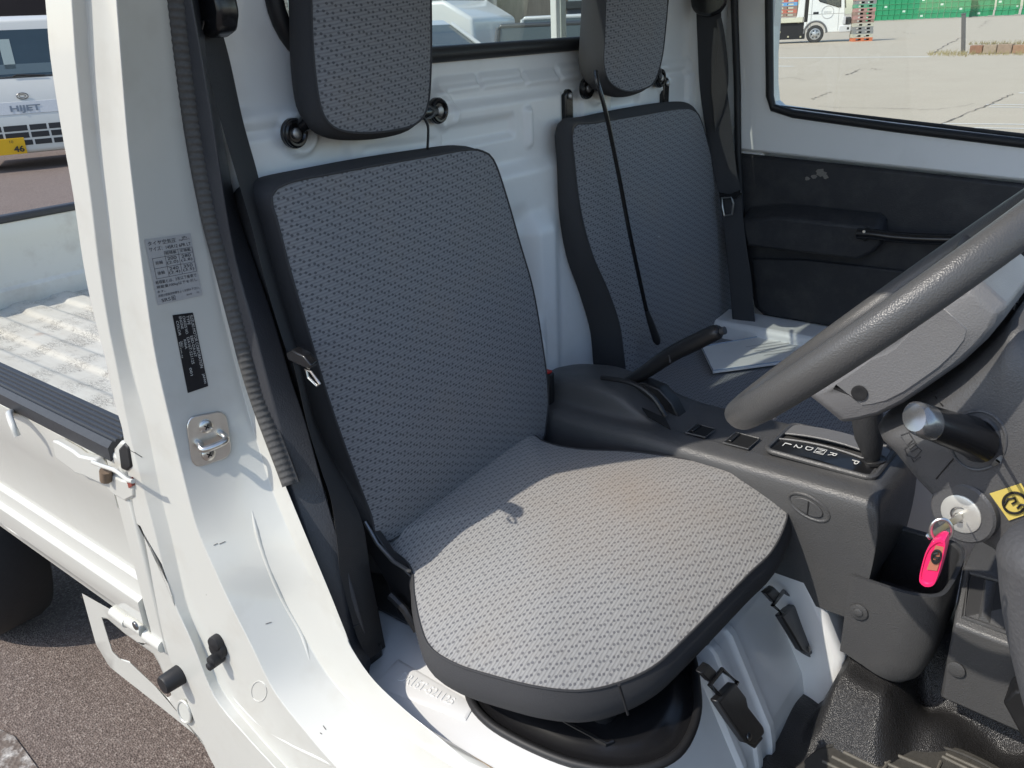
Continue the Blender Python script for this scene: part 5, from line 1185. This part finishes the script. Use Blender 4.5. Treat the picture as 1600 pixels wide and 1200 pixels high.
# one pallet design, shared meshes, many colours
def pallet(name, label, w_, d_, h_, mat, group):
    t = thing(name, label, 'pallet', (0, 0, 0), group); m = MB()
    m.box((-w_/2, -d_/2, h_*.72), (w_/2, d_/2, h_)); m.build('top_deck', mat, t, smooth=False)
    m = MB(); m.box((-w_/2, -d_/2, 0), (w_/2, d_/2, h_*.22)); m.build('bottom_deck', mat, t, smooth=False)
    for x0 in (-w_/2, -w_*.08, w_/2-w_*.16):
        m = MB(); m.box((x0, -d_/2+.004, h_*.22), (x0+w_*.16, d_/2-.004, h_*.72)); m.build('runner', mat, t, smooth=False)
    return t
PC = {n_: simple('pallet_'+n_, c_, .7, 0, .2, 6) for n_, c_ in (('red', (.50, .16, .11)), ('blue', (.16, .36, .60)), ('brown', (.30, .20, .16)), ('grey', (.26, .26, .25)), ('orange', (.62, .18, .08)), ('green', (.13, .36, .22)), ('pink', (.46, .26, .23)), ('cream', (.52, .50, .40)))}
hgt = 36*K
dl = ['red', 'blue', 'red', 'blue', 'brown', 'red', 'brown']
ordn = ['lowest', 'second', 'third', 'fourth', 'fifth', 'sixth', 'seventh', 'eighth', 'ninth', 'tenth', 'eleventh', 'twelfth', 'thirteenth']
order = ['brown', 'red', 'brown', 'blue', 'red', 'blue']
for i, cn in enumerate(order):
    t = pallet('pallet', '%s pallet in the load on the flatbed truck, %s from the deck' % (cn, ordn[i]), 250*K, D*.85, hgt, PC[cn], 'pallets on the flatbed truck')
    t.location = world_of(245, 200-36*i, D/2); t.rotation_euler = (0, 0, rz)
cols = ['orange', 'cream', 'grey', 'grey', 'cream', 'brown', 'pink', 'brown', 'pink', 'green', 'grey', 'pink']
for i, cn in enumerate(cols):
    t = pallet('pallet', '%s pallet in the free standing stack right of the truck, %s from the ground' % (cn, ordn[i]), 200*K, 200*K, hgt*1.0, PC[cn], 'pallets stacked on the yard')
    t.location = world_of(985+60-(4 if i % 2 else 0), 425-36*i, -.1); t.rotation_euler = (0, 0, rz+.12)
    t.location.z = .006+hgt*i
# green crates far behind
oc, rzc, kc_, vc, rc_ = frame_at((1459, 29.5))
GC = simple('crate_green', (.020, .27, .115), .55, 0, .25, 1.5)
cw, ch, cd = 8.9*kc_, 7.6*kc_, 8.9*kc_
def crate_mesh():
    bm = bmesh.new(); bmesh.ops.create_cube(bm, size=1)
    for v in bm.verts: v.co = Vector((v.co.x*cw*.97, v.co.y*cd*.97, (v.co.z+.5)*ch*.985))
    fr_ = [f for f in bm.faces if abs(f.normal.y) > .9 or abs(f.normal.x) > .9]
    r = bmesh.ops.inset_individual(bm, faces=fr_, thickness=cw*.09, depth=0)
    for f in fr_: bmesh.ops.translate(bm, verts=f.verts, vec=-f.normal*cw*.07)
    me = bpy.data.meshes.new('crate'); bm.to_mesh(me); bm.free(); me.materials.append(GC); return me
cm = crate_mesh()
RK = ['first', 'second', 'third', 'fourth', 'fifth', 'sixth', 'seventh', 'eighth', 'ninth', 'tenth', 'eleventh', 'twelfth', 'thirteenth', 'fourteenth', 'fifteenth', 'sixteenth', 'seventeenth', 'eighteenth', 'nineteenth']+['twenty '+q for q in ('', 'first', 'second', 'third', 'fourth', 'fifth', 'sixth', 'seventh', 'eighth')]
RK[19] = 'twentieth'
lm = bpy.data.meshes.new('crate_print'); lm.from_pydata([(-cw*.22, -cd*.425, ch*.35), (cw*.22, -cd*.425, ch*.35), (cw*.22, -cd*.425, ch*.72), (-cw*.22, -cd*.425, ch*.72)], [], [[0, 1, 2, 3]]); lm.materials.append(simple('crate_print_white', (.55, .68, .58), .6))
for i in range(27):
    back = 0 if i < 17 else (1.2 if i % 4 else 5.0)
    for j in range(5):
        c_ = bpy.data.objects.new('crate', cm); COL.objects.link(c_)
        c_.location = oc+rc_*((i-11)*cw+(.12*cw*((j*5+i*3) % 3-1)*.3))+vc*back+Vector((0, 0, ch*.14+j*ch)); c_.rotation_euler = (0, 0, rzc+(random.random()-.5)*.02)
        tag(c_, 'green crate far off, %s up in the %s stack from the left' % (RK[j], RK[i]), 'crate', 'green crates stacked beyond the yard')
        if (i*7+j*3) % 9 < 1:
            l_ = bpy.data.objects.new('crate_print', lm); COL.objects.link(l_); l_.parent = c_
for i in range(9):
    m = MB(); c_ = oc+rc_*((i*3-11)*cw); t = pallet('pallet', 'dark grey pallet under the green crates, %s from the left of their wall' % RK[i], cw*2.9, cd, ch*.14, PC['grey'], 'pallets under the green crates'); t.location = c_+vc*(0 if i < 6 else 1.2); t.rotation_euler = (0, 0, rzc)

# ================================================================== THE TRUCK AND CARS BEHIND
oh, rzh, kh, vh, rh = frame_at((64, 264), 0)
h = thing('parked_truck', 'white kei truck facing the bed with a yellow number plate', 'truck', (0, 0, 0))
hw = .735
def hp_(prf, x0, x1): return [Vector((x0, y, z)) for y, z in prf], [Vector((x1, y, z)) for y, z in prf]
pf = [(.0, .20), (-.03, .24), (-.035, .50), (-.02, .63), (.02, .80), (.10, 1.03), (.13, 1.07), (.33, 1.62), (.40, 1.74), (.55, 1.78), (1.35, 1.78), (1.40, 1.0), (1.40, .35), (.9, .30), (.5, .25)]
pf = [(.0, .20), (-.03, .23), (-.035, .50), (-.02, .63), (.02, .80), (.07, 1.03), (.10, 1.07), (.24, 1.62), (.27, 1.70), (.40, 1.755), (1.35, 1.76), (1.40, 1.0), (1.40, .35), (.9, .30), (.5, .25)]
MB().prism(*hp_(pf, -hw, hw)).build('cab_body', CARPAINT, h, bev=.035, seg=3)
def ft(z):
    for a_, b_ in zip(pf, pf[1:]):
        if a_[1] <= z <= b_[1]: return a_[0]+(b_[0]-a_[0])*(z-a_[1])/max(b_[1]-a_[1], 1e-6)
    return 0
def panel_on(name, x0, x1, z0, z1, mat, par, off=.006, th=.01, bev=.003):
    a_ = [Vector((x, ft(z)-off, z)) for x, z in ((x0, z0), (x1, z0), (x1, z1), (x0, z1))]
    return MB().prism([p+Vector((0, th, 0)) for p in a_], a_).build(name, mat, par, bev=bev)
wsn = panel_on('windscreen', -.64, .64, 1.085, 1.60, simple('windscreen_glass', (.035, .055, .065), .06, 0, .2, 4), h, .004)
panel_on('windscreen_base', -.66, .66, 1.065, 1.083, simple('base_black', (.02, .02, .02), .5), h)
MB().tube([Vector((x, ft(z)-.025, z)) for x, z in ((-.05, 1.085), (.0, 1.10), (.25, 1.085), (.30, 1.08))], .008, 6).build('wiper', simple('wiper_black', (.02, .02, .02), .5), h)
m = MB(); m.box((-.12, ft(1.45)+.03, 1.20), (.02, ft(1.45)+.04, 1.52)); 
panel_on('sun_shade_paper', -.11, .01, 1.17, 1.50, simple('paper_pale', (.30, .36, .34), .6), wsn, .0065, .002)
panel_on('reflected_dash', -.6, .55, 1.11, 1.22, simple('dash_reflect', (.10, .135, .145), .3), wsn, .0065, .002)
ga = panel_on('garnish', -.60, .60, .66, .80, simple('garnish_grey', (.50, .51, .51), .35), h, .006)
q = [Vector((x, ft(z)-.0075, z)) for x, z in ((-.16, .755), (.16, .755), (.16, .695), (-.16, .695))]
m = MB(); v, f = text_mesh('HIJET', 0, .03); x0_ = min(p.x for p in v); x1_ = max(p.x for p in v); y1_ = max(p.y for p in v)
m.add([Vector((-.165+.33*(p.x-x0_)/(x1_-x0_), ft(.695+.065*p.y/y1_)-.012, .695+.065*p.y/y1_)) for p in v], f); m.build('maker_letters', simple('letter_grey', (.20, .21, .22), .3, .6), ga, smooth=False)
MB().tube([Vector((.06*math.cos(t), ft(.855)-.010, .862+.035*math.sin(t))) for t in [2*math.pi*i/28 for i in range(28)]], .006, 6, closed=True).build('emblem_ring', STEEL, h)
m = MB(); m.tube([Vector((x, ft(.86)-.010, z)) for x, z in ((-.03, .845), (-.03, .88), (.015, .88), (.035, .862), (.015, .845), (-.03, .845))], .004, 6); m.build('emblem_mark', STEEL, h)
gd = simple('grille_black', (.018, .018, .02), .5)
for z0, z1, xs_ in ((.47, .535, (-.55, -.30, -.02, .19, .40, .62)), (.385, .45, (-.55, -.30, -.02, .20, .42, .62)), (.30, .36, (-.30, .0, .21, .42, .48))):
    for a_, b_ in zip(xs_, xs_[1:]): panel_on('grille_opening', a_+.012, b_-.012, z0, z1, gd, h, .004)
for s in (-1, 1): panel_on('headlight', s*.70 if s < 0 else .62, -.62 if s < 0 else .70, .64, .80, simple('headlamp', (.6, .6, .6), .1), h, .008)
npx = panel_on('number_plate', -.43, -.10, .205, .395, simple('plate_yellow', (.80, .47, .02), .5, 0, .05), h, .03)
m = MB(); v, f = text_mesh('46', 0, .03); x0_ = min(p.x for p in v); x1_ = max(p.x for p in v); y1_ = max(p.y for p in v)
m.add([Vector((-.235+.115*(p.x-x0_)/(x1_-x0_), ft(.25)-.045, .235+.07*p.y/y1_)) for p in v], f)
v, f = text_mesh('10'); m.add([Vector((-.27+.05*p.x, ft(.25)-.045, .34+.045*p.y)) for p in v], f); 
o_ = m.build('plate_digits', simple('plate_black', (.02, .02, .02), .5), npx, smooth=False)
for s in (-.6, .6):
    MB().tube([Vector((s-.07, .55, .27)), Vector((s+.07, .55, .27))], .27, 28).build('wheel', simple('far_tyre', (.02, .02, .02), .8), h)
h.location = oh; h.rotation_euler = (0, 0, rzh)

def car(name, label, px, dep, W_, L_, zr, zb, col, turn, group='vehicles parked behind the truck'):
    """small hatchback or van: lower body, glasshouse with pillars, roof"""
    base = CAMP+ray((px, 47))*dep; base.z = 0
    v = Vector((base.x-CAMP.x, base.y-CAMP.y, 0)); r = Vector((v.y, -v.x, 0)); rz_ = math.atan2(r.y, r.x)+turn
    t = thing(name, label, 'car', (0, 0, 0), group); cp = paint('car_coat', col, .3, .6, .05); gm_ = simple('car_glass', (.09, .11, .11), .06)
    lo_ = [(-L_/2, .25), (-L_/2, zb), (L_/2-.55, zb), (L_/2-.05, zb-.28), (L_/2, .5), (L_/2, .25)]
    MB().prism([Vector((x, -W_/2, z)) for x, z in lo_], [Vector((x, W_/2, z)) for x, z in lo_]).build('car_body', cp, t, bev=.06, seg=3)
    ro = [(-L_/2+.06, zr-.07), (-L_/2+.12, zr), (L_/2-1.15, zr), (L_/2-1.02, zr-.07)]
    MB().prism([Vector((x, -W_/2+.10, z)) for x, z in ro], [Vector((x, W_/2-.10, z)) for x, z in ro]).build('car_roof', cp, t, bev=.03, seg=3)
    g = [(-L_/2+.02, zb-.01), (-L_/2+.07, zr-.06), (L_/2-1.04, zr-.06), (L_/2-.58, zb-.01)]
    MB().prism([Vector((x, -W_/2+.06+.05*(z > zb), z)) for x, z in g], [Vector((x, W_/2-.06-.05*(z > zb), z)) for x, z in g]).build('glasshouse', gm_, t, smooth=False)
    for s in (-1, 1):
        for a_, b_ in (((L_/2-.56, zb), (L_/2-1.03, zr-.05)), ((-L_/2+.04, zb), (-L_/2+.09, zr-.05)), ((-.15, zb), (-.15, zr-.05))):
            MB().tube([Vector((a_[0], s*(W_/2-.055), a_[1])), Vector((b_[0], s*(W_/2-.108), b_[1]))], .032, 8).build('window_pillar', cp, t)
        for x in (-L_/2+.6, L_/2-.62):
            MB().tube([Vector((x, s*(W_/2-.12), .28)), Vector((x, s*(W_/2+.005), .28))], .28, 24).build('wheel', TB, t)
    t.location = base; t.rotation_euler = (0, 0, rz_); return t
car('parked_car', 'small white car whose windscreen shows through the rear window', 612, 11.5, 1.48, 3.2, 1.50, 1.12, (.72, .72, .70), -.6)
car('parked_car', 'dark grey car with a low rounded roof before the brown wall', 985, 12.0, 1.6, 3.8, 1.42, 1.0, (.05, .055, .06), .05)
car('parked_car', 'pale car roof seen behind the dark grey car', 965, 14.5, 1.6, 3.2, 1.52, 1.1, (.60, .61, .60), -.1)
car('parked_van', 'tall white van behind the small white car', 640, 14.6, 1.6, 3.4, 2.3, 1.80, (.70, .70, .68), -.55)
# building behind
bd = thing('building', 'brown weathered building with a slate panel behind the parked cars', 'building', (0, 0, 0))
def bpt(px, py, dep=18.0): return CAMP+ray((px, py))*dep
B0 = CAMP+ray((800, 39))*18; bv = Vector((B0.x-CAMP.x, B0.y-CAMP.y, 0)).normalized(); br = Vector((bv.y, -bv.x, 0))
def BX(px): 
    v = ray((px, 40)); v = Vector((v.x, v.y, 0)); D0 = (Vector((B0.x, B0.y, 0))-Vector((CAMP.x, CAMP.y, 0))).dot(bv); return (v*(D0/v.dot(bv))).dot(br)
def bb(name, x0, x1, z0, z1, d0, d1, mat, bev=0):
    P_ = Vector((CAMP.x, CAMP.y, 0))+bv*((Vector((B0.x, B0.y, 0))-Vector((CAMP.x, CAMP.y, 0))).dot(bv))
    a_ = [P_+br*x+bv*d0+Vector((0, 0, z)) for x, z in ((x0, z0), (x1, z0), (x1, z1), (x0, z1))]
    return MB().prism(a_, [p+bv*(d1-d0) for p in a_]).build(name, mat, bd, smooth=False, bev=bev)
a = NT('weathered_wall'); p = a.pos()
a.set('Base Color', a.mix(a.noise(a.mapping(p, (6, 6, .8)), 2.5, 6, .7), (.10, .09, .075), (.26, .235, .20))); a.set('Roughness', .9)
bb('wall', BX(765), BX(1000), 0, 3.2, 0, .3, a.m)
bb('wall_return', BX(748), BX(778), 0, 3.2, -.3, -.01, simple('wall_grey', (.27, .27, .26), .9, 0, .15, 3))
bb('slate_panel', BX(886), BX(950), 0, 1.66, -.12, -.01, simple('slate', (.085, .095, .115), .7, 0, .1, 3))
bb('window_sill', BX(884), BX(952), 1.66, 1.80, -.2, -.01, simple('sill_dark', (.05, .055, .055), .6))
for a_, b_ in ((888, 913), (917, 950)): bb('window', BX(a_), BX(b_), 1.80, 3.0, -.08, -.01, simple('pale_window', (.36, .42, .42), .2, 0, .3, 2))
bb('down_pipe', BX(762.5), BX(764.5), 0, 3.1, -.36, -.301, simple('pipe_dark', (.05, .045, .04), .6))
bb('blue_sign', BX(751), BX(762), 1.92, 2.4, -.34, -.30, simple('sign_blue', (.06, .20, .62), .5))
bs = thing('building', 'pale tiled building seen at the left edge of the rear window', 'building', (0, 0, 0)); bd_ = bd; bd = bs
a = NT('pale_tiles'); p = a.pos(); bt = a.n('ShaderNodeTexBrick'); a.l(a.mapping(p, (1, 1, 1), (math.radians(90), 0, 0)), bt.inputs[0]); bt.inputs['Scale'].default_value = 3.2
bt.inputs['Color1'].default_value = (.46, .44, .40, 1); bt.inputs['Color2'].default_value = (.40, .385, .35, 1); bt.inputs['Mortar'].default_value = (.22, .21, .2, 1); bt.inputs['Mortar Size'].default_value = .03
a.l(bt.outputs[0], a.b.inputs['Base Color']); a.set('Roughness', .8)
bb('wall', BX(330), BX(600), 0, 3.4, .2, .6, a.m)
bb('corner_post', BX(457), BX(472), 0, 3.4, .0, .19, simple('post_teal', (.16, .19, .19), .6))
bd = bd_
# dark building mass above the parked kei truck
bq = thing('building', 'dark brown shed standing behind the parked kei truck', 'building', (0, 0, 0))
Pq = oh+vh*6
m = MB(); a_ = [Pq+rh*x+Vector((0, 0, z)) for x, z in ((-6, 0), (2.6, 0), (2.6, 4), (-6, 4))]; m.prism(a_, [p+vh*4 for p in a_]); m.build('wall', simple('shed_brown', (.028, .020, .018), .85, 0, .3, 2), bq, smooth=False)
a_ = [Pq+rh*x+vh*d+Vector((0, 0, 4)) for x, d in ((-6.3, -.4), (2.9, -.4), (2.9, 4.3), (-6.3, 4.3))]; m = MB(); m.prism(a_, [p+Vector((0, 0, .15)) for p in a_]); m.build('roof', simple('shed_roof', (.06, .055, .05), .8), bq, smooth=False)
